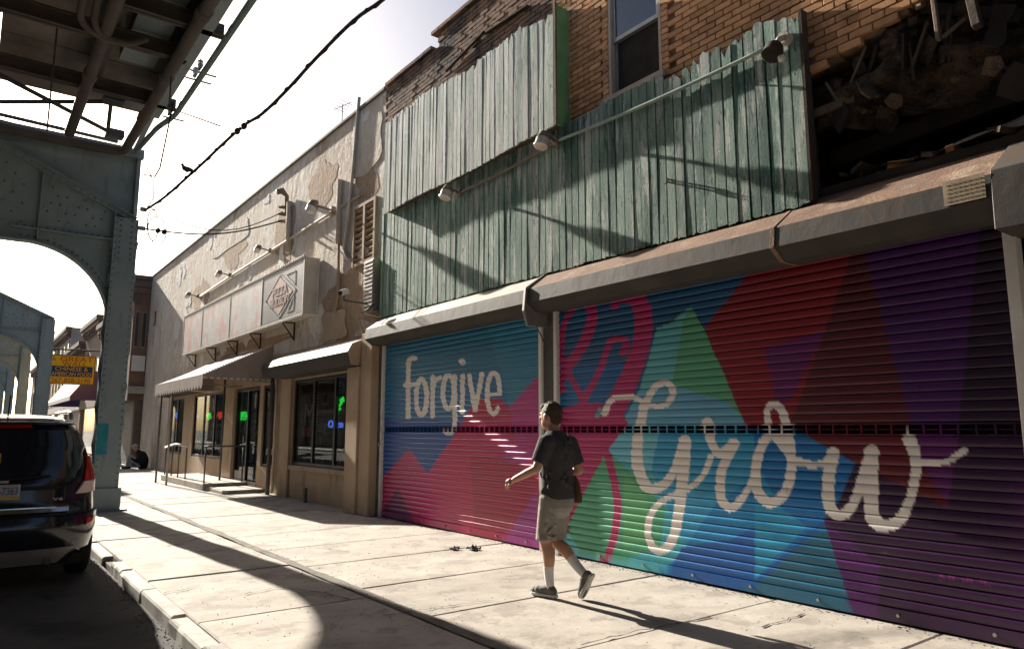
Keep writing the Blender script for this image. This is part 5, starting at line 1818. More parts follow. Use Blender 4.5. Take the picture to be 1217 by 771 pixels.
row_building(1.1, 13, -13.6, 9.6, 'far_wall_a', 'tan three storey block across the road', -1, 3, 4)
row_building(13.1, 24, -13.6, 8.0, 'brick_far', 'two storey brick shops across the road', -1, 2, 4)
row_building(24.1, 41, -13.6, 9.0, 'far_wall_b', 'pale three storey block across the road', -1, 3, 6, shop='win_dark')
row_building(41.1, 66, -13.6, 8.0, 'brick_far', 'long brick terrace across the road', -1, 2, 8)
row_building(66.1, 100, -13.6, 9.0, 'far_wall_a', 'long tan terrace across the road', -1, 3, 8)
row_building(-34, -4.3, 5.9, 9.0, 'brick_far', 'unseen brick row added behind the ruined bay to block low sky', 1, 3, 8)  # row out of view, added to shut off low sky light
row_building(-50, -14.1, -13.6, 9.0, 'far_wall_a', 'unseen tan row added across the road behind the platform to block low sky', -1, 3, 8)  # also unseen, put in against low sky light from behind
struct(MB().box(-13.6, -9.62, -60, 400, -.16, 0.0).build('pavement', 'concrete'))
# awning white and purple
aw2 = thing('awning', 'steep white and dark purple shop awning beyond the second bent', 'awning', (4.9, 47, 2.9))
MB().prism([(4.05, 2.95), (4.05, 3.15), (4.95, 4.45), (4.95, 4.40), (4.11, 3.13), (4.11, 2.95)], 'Y', 41.6, 54).build('canopy', 'awning_white', aw2)
for yy in (41.55, 54.01):
    MB().prism([(4.07, 2.95), (4.07, 3.15), (4.95, 4.42), (5.88, 4.42), (5.88, 2.95)], 'Y', yy, yy + .03).build('side_panel', 'awning_purple', aw2)
# yellow blade sign
a, b = at(60, 421, 'Y', 40), at(111, 457, 'Y', 40)
bs_ = thing('blade_sign', 'yellow and navy restaurant blade sign hanging over the pavement', 'sign', ((a.x + b.x) / 2, 40.1, b.z))
X0, X1, Z0, Z1 = a.x, b.x, b.z, a.z
MB().box(X0, X1, 40.0, 40.16, Z0, Z1).build('board', 'sign_yellow', bs_, bevel=.01)
m = MB(); rect = ((X0 - .02, X0 + .02, Z0, Z1), (X1 - .02, X1 + .02, Z0, Z1), (X0 + .02, X1 - .02, Z0 - .02, Z0 + .02), (X0 + .02, X1 - .02, Z1 - .02, Z1 + .02))
for p, q, c, d in rect:
    m.box(p, q, 39.985, 40.17, c, d)
m.build('frame', 'wood_old', bs_)
Wd, Hd = X1 - X0, Z1 - Z0
MB().box(X0 + .03, X1 - .10, 39.992, 39.999, Z0 + Hd * .25, Z0 + Hd * .62).build('band', 'sign_navy', bs_)
cx = (X0 + X1) / 2
text_part('A', 'lettering', 'sign_ink', bs_, (X0 + .16, 39.994, Z1 - Hd * .14), .16, Hd * .14, '-Y', .008)
text_part('GREAT', 'lettering', 'sign_ink', bs_, (cx + .16, 39.994, Z1 - Hd * .13), Wd * .72, Hd * .17, '-Y', .008)
text_part('WALL', 'lettering', 'sign_ink', bs_, (cx + .08, 39.994, Z1 - Hd * .30), Wd * .55, Hd * .14, '-Y', .008)
text_part('CHINESE &', 'lettering', 'sign_yellow', bs_, (cx - .02, 39.988, Z0 + Hd * .525), Wd * .72, Hd * .14, '-Y', .008)
text_part('AMERICAN FOOD', 'lettering', 'sign_yellow', bs_, (cx - .02, 39.988, Z0 + Hd * .345), Wd * .86, Hd * .14, '-Y', .008)
text_part('267-858-2198', 'lettering', 'sign_ink', bs_, (cx - .02, 39.994, Z0 + Hd * .12), Wd * .86, Hd * .16, '-Y', .008)
MB().tube([(X0 - .1, 40.08, Z1 + .28), (5.95, 40.08, Z1 + .28)], .035, 8).build('bracket_bar', 'wood_dark', bs_, smooth=True)
for xx in (X0 + .3, X1 - .3):
    MB().tube([(xx, 40.08, Z1), (xx, 40.08, Z1 + .26)], .015, 6).build('hanger', 'wood_dark', bs_)
# ------------------------------------------------------------------ parked car (seen from behind)
CXC, CYR, CZ = .36, 8.95, ROAD_Z
car = thing('parked_car', 'dark blue black sport utility car parked at the kerb, seen from behind', 'car', (CXC, CYR + 2.2, CZ))
def interp(z, t):
    return float(np.interp(z, [a for a, b in t], [b for a, b in t]))
CW = [(.22, .83), (.35, .90), (.55, .935), (.80, .945), (1.02, .925), (1.18, .885), (1.40, .82), (1.60, .745), (1.70, .66), (1.76, .50), (1.785, .28)]
CR = [(.22, .12), (.35, .05), (.48, .01), (.62, .0), (.74, .03), (.80, .09), (1.05, .12), (1.20, .17), (1.40, .27), (1.60, .40), (1.68, .42), (1.74, .55), (1.785, .95)]
CF = [(.22, 4.45), (.5, 4.6), (.8, 4.55), (.98, 4.35), (1.06, 3.75), (1.15, 3.45), (1.60, 2.75), (1.72, 2.3), (1.785, 1.75)]
def car_p(t, z, off=0.0):
    W_, y0, y1 = interp(z, CW), interp(z, CR), interp(z, CF)
    n = 5.0
    c, s = math.cos(t), math.sin(t)
    x = (W_ + off) * math.copysign(abs(c) ** (2 / n), c)
    yc, L = (y0 + y1) / 2, (y1 - y0) / 2 + off
    y = yc + L * math.copysign(abs(s) ** (2 / n), s)
    return Vector((CXC + x, CYR + y, CZ + z))
def t_of_x(fx):                      # rear face: x as a fraction of the half width
    return -math.acos(math.copysign(min(1, abs(fx)) ** 2.5, fx))
fr = np.concatenate([np.linspace(-1, 1, 41)])
rear_t = [t_of_x(f) for f in fr]                      # -pi .. 0 across the rear
ts = rear_t + [math.pi * (i + 1) / 40 for i in range(39)]
zs = [.22, .28, .35, .42, .48, .55, .62, .68, .74, .77, .80, .88, .96, 1.02, 1.06, 1.12, 1.18, 1.26, 1.34, 1.42, 1.5, 1.58, 1.64, 1.70, 1.73, 1.76, 1.785]
mb = MB()
V = [car_p(t, z) for z in zs for t in ts]
n = len(ts)
F = [(k * n + i, k * n + (i + 1) % n, (k + 1) * n + (i + 1) % n, (k + 1) * n + i) for k in range(len(zs) - 1) for i in range(n)]
F.append(tuple((len(zs) - 1) * n + i for i in range(n)))
F.append(tuple(range(n))[::-1])
mb.add(V, F)
body = mb.build('body', 'car_paint', car, smooth=55)
def patch(name, f0, f1, z0, z1, mat, par, off=.006, nx=24, nz=8, shape=None, thick=.01):
    m_ = MB()
    v, f = [], []
    for o_ in (off, off - thick):
        for k in range(nz + 1):
            zt = k / nz
            for i in range(nx + 1):
                a, b = (f0, f1)
                z_ = z0 + (z1 - z0) * zt
                if shape:
                    a, b = shape(zt, f0, f1)
                fx = a + (b - a) * i / nx
                v.append(car_p(t_of_x(fx) if abs(fx) <= 1 else (-(abs(fx) - 1) * -1), z_, o_))
    w_ = nx + 1
    q = (nz + 1) * w_
    for k in range(nz):
        for i in range(nx):
            a = k * w_ + i
            f.append((a, a + 1, a + w_ + 1, a + w_))
    edge = [i for i in range(nx + 1)] + [k * w_ + nx for k in range(1, nz + 1)] + [nz * w_ + i for i in range(nx - 1, -1, -1)] + [k * w_ for k in range(nz - 1, 0, -1)]
    for a, b in zip(edge, edge[1:] + edge[:1]):
        f.append((b, a, a + q, b + q))
    m_.add(v, f)
    return m_.build(name, mat, par, smooth=40)
def win_shape(zt, a, b):
    k = .0
    if zt < .18:
        k = .05 * (1 - math.sqrt(max(0, 1 - ((.18 - zt) / .18) ** 2)))
    if zt > .85:
        k = .05 * (1 - math.sqrt(max(0, 1 - ((zt - .85) / .15) ** 2)))
    return a + k, b - k
patch('rear_window', -.93, .93, 1.10, 1.60, 'car_glass', body, .006, 30, 14, win_shape)
patch('brake_light', -.32, .32, 1.63, 1.665, 'tail_red', body, .012)
patch('roof_spoiler', -.86, .86, 1.665, 1.70, 'car_paint', body, .05, thick=.05)
patch('hatch_handle', -.55, .55, .99, 1.03, 'car_trim', body, .01)
patch('chrome_strip', -.62, .62, .765, .815, 'chrome', body, .028, thick=.03)
patch('bumper', -.995, .995, .36, .72, 'car_paint', body, .035, 40, 8, thick=.04)
patch('bumper_guard', -.72, .72, .24, .40, 'metal_grey', body, .045, 24, 5, lambda zt, a, b: (a + .12 * (1 - zt), b - .12 * (1 - zt)), thick=.05)
patch('bumper_seam', -.99, .99, .722, .735, 'car_trim', body, .012)
for s in (1, -1):
    a, b = (.72, .999) if s > 0 else (-.999, -.72)
    sh_r = (lambda zt, p, q: (.80 + .10 * zt, .9995)) if s > 0 else (lambda zt, p, q: (-.9995, -.80 - .10 * zt))
    tl = patch('tail_light', a, b, 1.06, 1.32, 'tail_red', body, .018, 14, 8, sh_r, thick=.03)
    sh_c = (lambda zt, p, q: (.70 + .10 * zt, .9995)) if s > 0 else (lambda zt, p, q: (-.9995, -.70 - .10 * zt))
    patch('reverse_lens', a, b, .93, 1.055, 'tail_clear', tl, .018, 14, 5, sh_c, thick=.03)
    patch('reflector', .80 if s > 0 else -.92, .92 if s > 0 else -.80, .60, .67, 'tail_red', body, .042, 8, 4, thick=.02)
# number plate
yp = car_p(t_of_x(0), .93).y - .02
np_ = MB().box(CXC - .16, CXC + .16, yp, yp + .012, CZ + .90, CZ + 1.055).build('number_plate', 'plate_white', body, bevel=.004)
MB().box(CXC - .155, CXC + .155, yp - .004, yp - .001, CZ + .905, CZ + .94).build('plate_band', 'plate_yellow', np_)
text_part('DW-7363', 'lettering', 'plate_blue', np_, (CXC, yp - .004, CZ + .992), .28, .075, '-Y')
yq = car_p(t_of_x(0), 1.08).y
MB().box(CXC - .03, CXC + .06, yq - .024, yq - .0, CZ + 1.065, CZ + 1.10).build('badge', 'chrome', body, bevel=.006)
ye = car_p(t_of_x(.55), .88).y
text_part('V6', 'badge', 'chrome', body, (CXC + .5, ye - .012, CZ + .89), .09, .03, '-Y', .012)
# sticker behind the glass, wiper, roof rails, aerial
ys_ = car_p(t_of_x(-.1), 1.32).y
MB().obox((CXC - .08, ys_ - .016, CZ + 1.32), (.11, .004, .11), Euler((R(-30), 0, 0))).build('window_sticker', 'plate_yellow', body)
wp0, wp1 = car_p(t_of_x(-.05), 1.10, .03), car_p(t_of_x(.45), 1.13, .03)
MB().tube([wp0, wp1], .011, 6).build('wiper', 'car_trim', body)
for s in (1, -1):
    pts = [(CXC + s * .62, CYR + .72, CZ + 1.74), (CXC + s * .62, CYR + .82, CZ + 1.80), (CXC + s * .62, CYR + 1.1, CZ + 1.815), (CXC + s * .61, CYR + 2.3, CZ + 1.815), (CXC + s * .61, CYR + 2.55, CZ + 1.76)]
    MB().tube(pts, .024, 8).build('roof_rail', 'galv', body, smooth=True)
MB().tube([(CXC + .02, CYR + .75, CZ + 1.76), (CXC + .02, CYR + .62, CZ + 1.98)], .008, 6).build('aerial', 'car_trim', body)
# wheels
for sx in (1, -1):
    for yy in (.92, 3.62):
        wx = CXC + sx * .80
        c = Vector((wx, CYR + yy, CZ + .355))
        prof = [(-.11, .24), (-.115, .31), (-.10, .345), (-.06, .355), (.06, .355), (.10, .345), (.115, .31), (.11, .24)]
        v, f = [], []
        for j in range(32):
            t = 2 * math.pi * j / 32
            for a, r_ in prof:
                v.append((c.x + a, c.y + r_ * math.cos(t), c.z + r_ * math.sin(t)))
        m_ = len(prof)
        for j in range(32):
            for i in range(m_ - 1):
                f.append((j * m_ + i, j * m_ + i + 1, ((j + 1) % 32) * m_ + i + 1, ((j + 1) % 32) * m_ + i))
        whl = MB().add(v, f).build('wheel', 'tyre', car, smooth=50)
        MB().tube([(c.x - .07, c.y, c.z), (c.x + .10 * sx, c.y, c.z)], .245, 24).build('rim', 'metal_grey', whl)
MB().box(CXC - .78, CXC + .78, CYR + .25, CYR + 4.3, CZ + .2, CZ + .3).build('underbody', 'car_trim', car)
MB().tube([(CXC + .45, CYR + .02, CZ + .27), (CXC + .45, CYR + .5, CZ + .27)], .035, 10).build('exhaust', 'rust_pipe', car)
# ------------------------------------------------------------------ people
def remesh(mb, name, mat, parent, voxel=.007, iters=6, extra=None, fac=.5):
    me = mb.mesh('tmp', mat)
    o = bpy.data.objects.new('tmp', me)
    COL.objects.link(o)
    r = o.modifiers.new('r', 'REMESH'); r.mode = 'VOXEL'; r.voxel_size = voxel
    s = o.modifiers.new('s', 'SMOOTH'); s.iterations = iters; s.factor = fac
    bpy.context.view_layer.update()
    ev = o.evaluated_get(bpy.context.evaluated_depsgraph_get())
    m2 = ev.to_mesh()
    out = MB()
    out.add([v.co[:] for v in m2.vertices], [tuple(p.vertices) for p in m2.polygons])
    ev.to_mesh_clear()
    bpy.data.objects.remove(o)
    bpy.data.meshes.remove(me)
    if extra:
        extra(out)
    return out.build(name, mat, parent, smooth=True)
def chain(mb, pts, rs, n=12):
    # limb: interpolated tube with rounded ends
    P = smooth_pts([tuple(p) for p in pts], 5)
    k = len(P)
    rr = [float(np.interp(i / (k - 1), np.linspace(0, 1, len(rs)), rs)) for i in range(k)]
    mb.tube([tuple(p) for p in P], rr, n)
    mb.ball(tuple(P[0]), rr[0], 10, 8)
    mb.ball(tuple(P[-1]), rr[-1], 10, 8)
def rings(mb, L, n=24, tilt=0.0):
    # stack of ellipses (cx, cy, z, rx, ry)
    V, F = [], []
    for cx, cy, z, rx, ry in L:
        for j in range(n):
            t = 2 * math.pi * j / n
            c, s = math.cos(t), math.sin(t)
            V.append((cx + rx * math.copysign(abs(c) ** .85, c), cy + ry * math.copysign(abs(s) ** .9, s), z))
    for k in range(len(L) - 1):
        for j in range(n):
            F.append((k * n + j, k * n + (j + 1) % n, (k + 1) * n + (j + 1) % n, (k + 1) * n + j))
    F.append(tuple(range(n))[::-1])
    F.append(tuple((len(L) - 1) * n + j for j in range(n)))
    mb.add(V, F)
pm_ = thing('person', 'person in dark tee shirt, khaki shorts and white socks walking past the painted shutters', 'person', (4.43, 5.1, 0))
LS, LE, LW = (4.275, 5.13, 1.395), (4.195, 5.20, 1.15), (4.185, 5.445, 1.045)
RS, RE, RW = (4.585, 5.11, 1.385), (4.66, 5.04, 1.12), (4.63, 5.27, 1.06)
LH, LK, LA = (4.355, 5.16, .89), (4.375, 5.235, .48), (4.375, 5.185, .11)
RH, RK, RA = (4.51, 5.14, .89), (4.505, 5.225, .48), (4.505, 4.905, .225)
HC = Vector((4.425, 5.195, 1.622))
HK = 1.13
b = MB()
rings(b, [(4.43, 5.14, .82, .14, .11), (4.43, 5.14, .95, .155, .115), (4.43, 5.15, 1.1, .145, .105), (4.43, 5.15, 1.28, .17, .115), (4.43, 5.145, 1.40, .15, .095), (4.43, 5.155, 1.455, .075, .07)])
chain(b, [(4.43, 5.15, 1.42), (4.428, 5.165, 1.50), (4.425, 5.185, 1.57)], [.066, .058, .056])
def hb(mb, o_, r_, nu=12, nv=9):
    mb.ball(HC + Vector(o_) * HK, tuple(k * HK for k in r_), nu, nv)
hb(b, (0, 0, .012), (.073, .092, .104), 18, 14)
hb(b, (0, .03, -.05), (.056, .062, .066))
hb(b, (0, .05, -.088), (.03, .03, .022))
hb(b, (-.004, .098, -.012), (.012, .02, .022))
hb(b, (0, .082, -.052), (.024, .014, .010))
for s in (-1, 1):
    hb(b, (s * .074, .0, -.005), (.013, .024, .036))
    hb(b, (s * .03, .078, .024), (.02, .014, .010))
chain(b, [LS, LE], [.046, .041]); chain(b, [LE, tuple(Vector(LE).lerp(Vector(LW), .4)), LW], [.041, .04, .027])
chain(b, [RS, RE], [.046, .041]); chain(b, [RE, tuple(Vector(RE).lerp(Vector(RW), .4)), RW], [.041, .04, .027])
chain(b, [LH, tuple(Vector(LH).lerp(Vector(LK), .5)), LK], [.085, .075, .056])
chain(b, [RH, tuple(Vector(RH).lerp(Vector(RK), .5)), RK], [.085, .075, .056])
def calf(b, K, A, back):
    K, A = Vector(K), Vector(A)
    m_ = K.lerp(A, .35) + Vector(back)
    chain(b, [K, m_, K.lerp(A, .7), A], [.054, .058, .042, .034])
calf(b, LK, LA, (0, -.022, 0))
calf(b, RK, RA, (0, -.012, .018))
def hand(b, W_, fwd, up, thumb_side, curl):
    W_, f_, u_ = Vector(W_), Vector(fwd).normalized(), Vector(up).normalized()
    s_ = f_.cross(u_).normalized() * thumb_side
    pc_ = W_ + f_ * .05
    b.ball(pc_, (.034, .036, .03), 12, 10)
    b.ball(pc_ + f_ * .025, (.032, .03, .028), 12, 10)
    tips = []
    for i, (o_, l_) in enumerate(((.030, .9), (.010, 1.0), (-.010, .95), (-.029, .78))):
        r0 = pc_ + f_ * .03 + s_ * o_
        p1 = r0 + (f_ * .9 - u_ * .35 * curl) * .036 * l_
        p2 = p1 + (f_ * .35 - u_ * .9 * curl) * .028 * l_
        p3 = p2 + (-f_ * .35 - u_ * .75 * curl) * .022 * l_
        tips.append(([r0, p1, p2, p3], [.0095, .0095, .0088, .0075]))
    r0 = pc_ + s_ * .026 - f_ * .012
    tips.append(([r0, r0 + s_ * .022 + f_ * .02 - u_ * .008, r0 + s_ * .02 + f_ * .05 - u_ * .022], [.013, .011, .009]))
    return tips
tipsL = hand(b, LW, (-.0, .92, -.35), (-.6, .2, .7), -1, 1.0)
tipsR = hand(b, RW, (-.1, .9, -.3), (.5, .2, .8), 1, 1.0)
def fingers(mb):
    for P, rs in tipsL + tipsR:
        mb.tube(P, rs, 7)
        mb.ball(P[-1], rs[-1], 7, 5)
remesh(b, 'body', 'skin', pm_, .0065, 5, fingers)
# hair
h = MB()
hb(h, (0, -.010, .036), (.079, .096, .086), 20, 14)
hb(h, (0, -.048, -.012), (.066, .054, .062), 16, 10)
hb(h, (0, .058, .082), (.056, .036, .03))
for i in range(150):
    t, q = random.uniform(0, 6.28), random.uniform(.1, 1.0)
    p = HC + Vector((.08 * math.cos(t) * q, -.01 + .095 * math.sin(t) * q, .036 + .086 * math.sqrt(max(0, 1 - q * q)))) * HK
    h.tube([p, p + Vector((random.uniform(-.01, .01), random.uniform(-.012, .006), random.uniform(-.004, .012)))], [.008, .003], 5)
remesh(h, 'hair', 'hair', pm_, .0045, 1)
# shirt
s_ = MB()
rings(s_, [(4.435, 5.135, .875, .172, .136), (4.435, 5.135, .93, .168, .132), (4.433, 5.14, 1.05, .158, .124), (4.432, 5.142, 1.2, .170, .130), (4.432, 5.14, 1.32, .182, .130), (4.432, 5.14, 1.40, .168, .110), (4.43, 5.145, 1.445, .14, .092), (4.43, 5.155, 1.49, .078, .076)], 28)
for A_, B_ in ((LS, LE), (RS, RE)):
    A_, B_ = Vector(A_), Vector(B_)
    d_ = (B_ - A_)
    s_.tube([A_ - d_ * .08, A_, A_ + d_ * .4, A_ + d_ * .78], [.074, .086, .080, .074], 14)
    s_.ball(A_ + Vector((0, 0, -.005)), (.082, .08, .072), 14, 10)
# folds
for i in range(34):
    z_ = random.uniform(.90, 1.34)
    t = random.uniform(-2.9, -.3) if i % 3 else random.uniform(2.4, 3.6)
    a0 = Vector((4.433 + .160 * math.cos(t), 5.14 + .128 * math.sin(t), z_))
    t2 = t + random.uniform(-.5, .5)
    a1 = Vector((4.433 + .163 * math.cos(t2), 5.14 + .130 * math.sin(t2), z_ + random.uniform(.05, .16)))
    s_.tube([a0, (a0 + a1) / 2 + (a0 - Vector((4.433, 5.14, z_))) * .03, a1], [.004, .019, .004], 6)
remesh(s_, 'shirt', 'shirt', pm_, .007, 3)
# shorts
q = MB()
rings(q, [(4.435, 5.15, .70, .10, .07), (4.435, 5.14, .76, .15, .115), (4.435, 5.135, .80, .168, .130), (4.435, 5.135, .87, .176, .132), (4.435, 5.14, .92, .168, .125)], 24)
for H_, K_, xx in ((LH, LK, -.01), (RH, RK, .0)):
    H_, K_ = Vector(H_), Vector(K_)
    d_ = K_ - H_
    q.tube([H_ + Vector((0, 0, .0)), H_ + d_ * .25, H_ + d_ * .55, H_ + d_ * .78, H_ + d_ * .95 + Vector((xx, -.015, 0))], [(.10, .10), (.105, .098), (.103, .094), (.10, .092), (.104, .096)], 18)
for i in range(34):
    K_ = random.choice((LK, RK))
    t = random.uniform(2.0, 4.2) if K_ is LK else random.uniform(-1.1, 1.1)
    z_ = random.uniform(.52, .8)
    c_ = Vector((K_[0], K_[1] - .04 - (z_ - .48) * .1, z_))
    a0 = c_ + Vector((.098 * math.cos(t), .095 * math.sin(t), 0))
    a1 = c_ + Vector((.1 * math.cos(t + .5), .096 * math.sin(t + .5), random.uniform(-.08, .1)))
    q.tube([a0, (a0 + a1) / 2, a1], [.004, .018, .004], 6)
remesh(q, 'shorts', 'shorts', pm_, .007, 3)
# socks and shoes
def sock(K_, A_, back):
    K_, A_ = Vector(K_), Vector(A_)
    m_ = MB()
    chain(m_, [K_.lerp(A_, .56) + Vector(back) * .6, K_.lerp(A_, .75), A_], [.050, .045, .040])
    remesh(m_, 'sock', 'sock', pm_, .007, 3)
sock(LK, LA, (0, -.016, 0))
sock(RK, RA, (0, -.01, .014))
def shoe(heel, toe, up, A_):
    heel, toe, up = Vector(heel), Vector(toe), Vector(up).normalized()
    f_ = (toe - heel)
    L_ = f_.length
    f_.normalize()
    sd = f_.cross(up).normalized()
    up = sd.cross(f_)
    def P(a, s, u):
        return heel + f_ * (a * L_) + sd * s + up * u
    outl = [(0, .03), (.05, .036), (.3, .034), (.55, .044), (.75, .050), (.9, .042), (1.0, .018)]
    sole = MB()
    V, F = [], []
    for u in (0, .026):
        V += [P(a, s, u) for a, s in outl] + [P(a, -s, u) for a, s in outl[::-1]]
    n_ = len(outl) * 2
    F = [tuple(range(n_))[::-1], tuple(range(n_, 2 * n_))] + [(i, (i + 1) % n_, n_ + (i + 1) % n_, n_ + i) for i in range(n_)]
    sole.add(V, F)
    so = MB()
    for a, r_, u in ((.13, .038, .05), (.25, .038, .055), (.40, .039, .055), (.55, .042, .046), (.70, .046, .038), (.85, .040, .032), (.94, .028, .026)):
        so.ball(P(a, 0, u), (r_, r_, r_), 12, 8)
    so.tube([P(.08, 0, .05), P(.35, 0, .066), P(.6, 0, .046), P(.9, 0, .03)], [.038, .040, .040, .034], 12)
    A_ = Vector(A_)
    so.tube([P(.2, 0, .05), A_ + (P(.2, 0, .05) - A_) * .25], [.044, .041], 12)
    o_ = remesh(so, 'shoe', 'shoe', pm_, .007, 3)
    sole.build('sole', 'shoe_sole', o_, bevel=.004)
shoe((4.375, 5.115, .006), (4.375, 5.395, .010), (0, 0, 1), LA)
shoe((4.505, 4.80, .225), (4.505, 4.92, .004), (0, .9, .4), RA)
# bag carried under the right arm
bg_ = thing('shoulder_bag', 'small brown bag hanging at the walking person\'s side', 'bag', (4.69, 5.10, .80))
m_ = MB()
rings(m_, [(4.655, 5.09, .82, .022, .075), (4.658, 5.09, .87, .03, .08), (4.655, 5.10, 1.0, .024, .065), (4.65, 5.12, 1.09, .012, .04)], 16)
remesh(m_, 'pouch', 'bag', bg_, .008, 4)
MB().tube([(4.65, 5.13, 1.08), (4.64, 5.2, 1.07), (4.63, 5.27, 1.04)], .008, 6).build('strap', 'bag', bg_)
TURN = R(14)
pm_.rotation_euler.z = TURN
_v = Matrix.Rotation(TURN, 3, 'Z') @ (Vector(bg_.location) - Vector(pm_.location))
bg_.location = Vector(pm_.location) + _v
bg_.rotation_euler.z = TURN
# ---- person sitting against the wall
ps = thing('person', 'person in black jacket and grey cap sitting on the pavement against the stucco wall', 'person', (5.55, 31.2, 0))
b = MB()
hip, ch, hd = Vector((5.62, 31.05, .14)), Vector((5.56, 31.1, .52)), Vector((5.38, 31.35, .80))
chain(b, [hip, (5.62, 31.02, .34), ch], [.15, .15, .14])
chain(b, [ch, (5.47, 31.22, .68), hd], [.08, .06, .07])
b.ball(hd + Vector((-.01, .02, .03)), (.085, .09, .11), 14, 10)
b.ball(hd + Vector((-.075, .06, .02)), (.02, .02, .025), 8, 6)
for s, k in ((-1, Vector((5.22, 31.35, .46))), (1, Vector((5.34, 31.62, .44)))):
    chain(b, [hip + Vector((-.04, .05 * s, 0)), k], [.09, .065])
    chain(b, [k, k + Vector((-.06, .05, -.38))], [.06, .04])
    sh_ = ch + Vector((.02 * s, .16 * s, .04))
    e_ = sh_ + Vector((-.12, .04, -.26))
    chain(b, [sh_, e_], [.065, .05])
    chain(b, [e_, k + Vector((.02, -.02, .06))], [.048, .035])
remesh(b, 'body', 'skin', ps, .014, 3)
m_ = MB()
chain(m_, [hip + Vector((.02, 0, .0)), (5.64, 31.0, .34), ch + Vector((.02, -.02, 0)), ch + Vector((-.06, .08, .12))], [.19, .195, .185, .11])
for s, k in ((-1, Vector((5.22, 31.35, .46))), (1, Vector((5.34, 31.62, .44)))):
    sh_ = ch + Vector((.02 * s, .16 * s, .04))
    e_ = sh_ + Vector((-.12, .04, -.26))
    chain(m_, [sh_, e_], [.085, .068])
    chain(m_, [e_, e_.lerp(k, .7)], [.066, .055])
remesh(m_, 'jacket', 'jacket_black', ps, .016, 3)
m_ = MB()
for s, k in ((-1, Vector((5.22, 31.35, .46))), (1, Vector((5.34, 31.62, .44)))):
    chain(m_, [hip + Vector((-.06, .06 * s, .0)), k], [.105, .085])
    chain(m_, [k, k + Vector((-.055, .045, -.34))], [.082, .062])
remesh(m_, 'trousers', 'jeans_pale', ps, .016, 3)
m_ = MB()
for k in (Vector((5.15, 31.41, .045)), Vector((5.27, 31.68, .045))):
    m_.tube([k + Vector((.05, -.05, 0)), k + Vector((-.14, .1, -.005))], [.05, .04], 10)
m_.build('shoes', 'car_trim', ps)
m_ = MB()
m_.ball(hd + Vector((0, .01, .075)), (.10, .10, .075), 14, 8)
m_.ball(hd + Vector((-.08, .07, .07)), (.06, .06, .014), 12, 6)
remesh(m_, 'cap', 'cap_grey', ps, .01, 3)

# ------------------------------------------------------------------ cables, pigeon, litter
def cable(pts, r, label, knots=()):
    o_ = MB().tube([tuple(p) for p in pts], r, 6).build('cable', 'cable', smooth=True)
    tag(o_, label, 'cable')
    for k_ in knots:
        MB().ball(k_, (.05, .09, .055), 8, 6).build('splice', 'cable', o_)
    return o_
C0, C1 = (2.50, 15.45, 5.85), (3.9, 7.6, 7.0)
cpx = ((172, 250), (196, 234), (222, 211), (242, 193), (265, 171), (290, 149), (312, 135), (342, 106), (375, 70), (420, 25), (455, 0), (500, -40))
cpts = [at_plane(x, y, C0, C1) for x, y in cpx]
cpts = [Vector(tuple(p)) for p in smooth_pts([tuple(p) for p in cpts], 4)]
end = cpts[-1] + (cpts[-1] - cpts[-2]).normalized() * 1.0
main = cable(cpts + [Vector((4.6, 4.6, 8.2)), Vector((5.9, 2.6, 8.0))], .026, 'thick black cable sweeping from the bent across the sky, a pigeon on it',
             [at_plane(290, 150, C0, C1), at_plane(282, 156, C0, C1)])
# thinner lashed cable twisted round it
tw = [p + Vector((.03 * math.cos(i * 1.9), 0, .03 * math.sin(i * 1.9))) for i, p in enumerate(cpts)]
MB().tube([tuple(p) for p in tw], .012, 5).build('lashing', 'cable', main)
ph_ = at(335, 262, 'X', SX - .2)
a0 = Vector((2.5, 15.45, 5.46))
m1 = [a0.lerp(ph_, t) + Vector((0, 0, -.22 * math.sin(math.pi * t))) for t in np.linspace(0, 1, 12)]
cable(m1, .016, 'black service cable from the bent to the service head on the stucco wall', [m1[1], m1[1] + Vector((.12, .03, .0))])
a1 = Vector((2.5, 15.45, 5.95)); b1 = Vector((SX - .15, ph_.y + .1, ph_.z + .25))
cable([a1.lerp(b1, t) + Vector((0, 0, -.5 * math.sin(math.pi * t))) for t in np.linspace(0, 1, 12)], .011, 'thin slack wire from the bent to the stucco wall, above the service cable')
p, q_ = at(205, 130, 'X', 2.5), at(262, 150, 'X', 2.9)
cable([p, (p + q_) / 2, q_], .011, 'short thin wire ending in the air below the platform conduit')
def loop(cx, cy, cz, ry, rz, label, k=1.0):
    pts = [(cx + .1 * math.sin(t * 2), cy, cz + rz * math.sin(t)) if False else (cx + ry * math.cos(t), cy + .1 * math.sin(t), cz + rz * math.sin(t)) for t in np.linspace(.6, 6.6 * k, 24)]
    return cable(pts, .011, label)
loop(2.66, 15.4, 5.55, .10, .34, 'thin coil of spare wire hanging beside the bent, the narrow loop')
loop(2.74, 15.36, 5.45, .17, .30, 'thin coil of spare wire hanging beside the bent, the wide loop')
cable([(2.45, 15.4, 6.75), (2.62, 15.4, 6.45), (2.64, 15.4, 6.1), (2.5, 15.42, 5.8)], .011, 'thin wire dropping down the outer edge of the bent')
p = at(190, 210, 'Y', 13.3)
cable([at(206, 122, 'Y', 12.9), at(190, 200, 'Y', 12.9), at(184, 210, 'Y', 13.2), at(168, 207, 'Y', 15.2)], .013, 'thin bent rod wire hanging from the platform conduit to the bent')
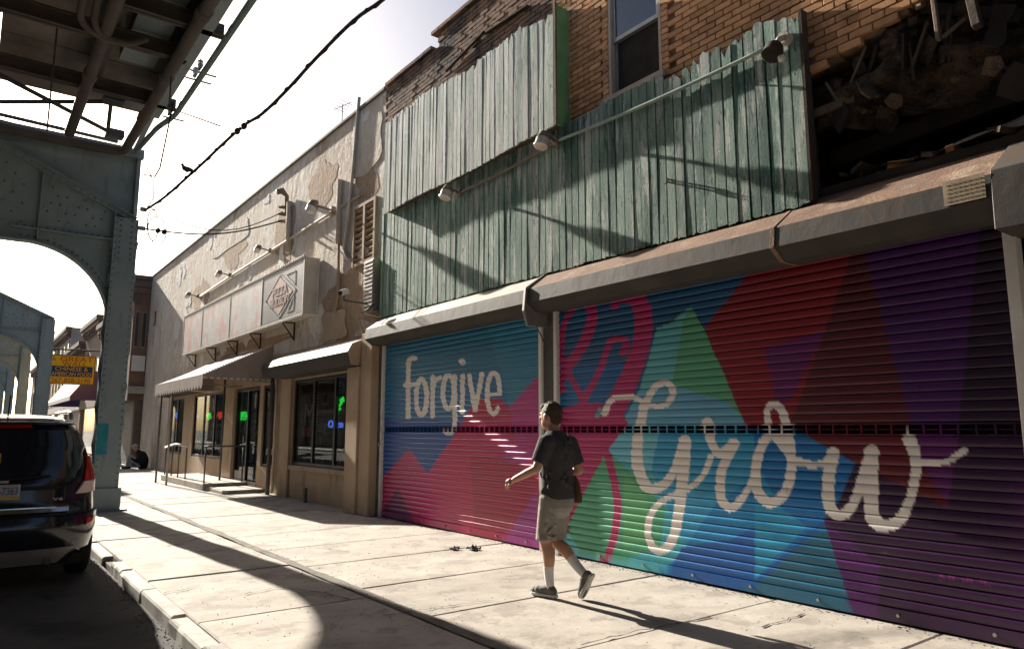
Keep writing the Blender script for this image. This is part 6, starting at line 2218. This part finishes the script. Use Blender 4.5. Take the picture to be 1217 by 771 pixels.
for zz in (5.85, 5.46):
    o_ = MB().box(2.42, 2.54, 15.42, 15.48, zz - .04, zz + .04).build('cable_clamp', 'galv', bent)
# pigeon
bp_ = at_plane(222, 207, C0, C1)
pg = thing('pigeon', 'dark pigeon perched on the thick black cable', 'bird', (bp_.x, bp_.y, bp_.z - .0))
m_ = MB()
d_ = Vector((-.8, .6, 0))
base = bp_ + Vector((0, 0, .11))
def pb(f_, u_, r_):
    return base + d_ * f_ + Vector((0, 0, u_)), r_
m_.tube([base + d_ * -.17 + Vector((0, 0, -.05)), base + d_ * -.08 + Vector((0, 0, -.01)), base, base + d_ * .07 + Vector((0, 0, .035)), base + d_ * .10 + Vector((0, 0, .085))], [.018, .05, .07, .058, .035], 10)
m_.ball(base + d_ * .115 + Vector((0, 0, .115)), .036, 10, 8)
m_.tube([base + d_ * .14 + Vector((0, 0, .11)), base + d_ * .18 + Vector((0, 0, .10))], [.012, .003], 6)
m_.tube([base + d_ * -.14 + Vector((0, 0, -.045)), base + d_ * -.27 + Vector((0, 0, -.085))], [(.012, .028), (.006, .035)], 8)
bo_ = remesh(m_, 'body', 'bird', pg, .009, 3)
pg.scale = (.8, .8, .8)
for s in (-.02, .02):
    MB().tube([base + Vector((s, s, -.05)), base + Vector((s, s, -.115))], .005, 5).build('leg', 'litter', pg)
# a far perched shape on the bent wires: litter on the pavement
for px, py, lb in ((540, 652, 'small flat scrap of dark litter on the pavement by the forgive shutter'), (563, 652, 'larger crumpled scrap of dark litter on the pavement by the forgive shutter')):
    p = at(px, py, 'Z', .01)
    m_ = MB()
    big_ = 1.0 if px > 550 else .7
    V, F = [], []
    for i in range(7):
        for k_ in range(7):
            V.append((p.x + (i - 3) * .022 * big_, p.y + (k_ - 3) * .026 * big_, .012 + abs(mnoise.noise(Vector((i * .6, k_ * .6, px)))) * .075 * big_))
    for i in range(6):
        for k_ in range(6):
            a = i * 7 + k_
            F.append((a, a + 1, a + 8, a + 7))
    m_.add(V, F)
    m_.add([(x, y, z - .006) for x, y, z in V], [f_[::-1] for f_ in F])
    tag(m_.build('litter', 'litter'), lb, 'litter')
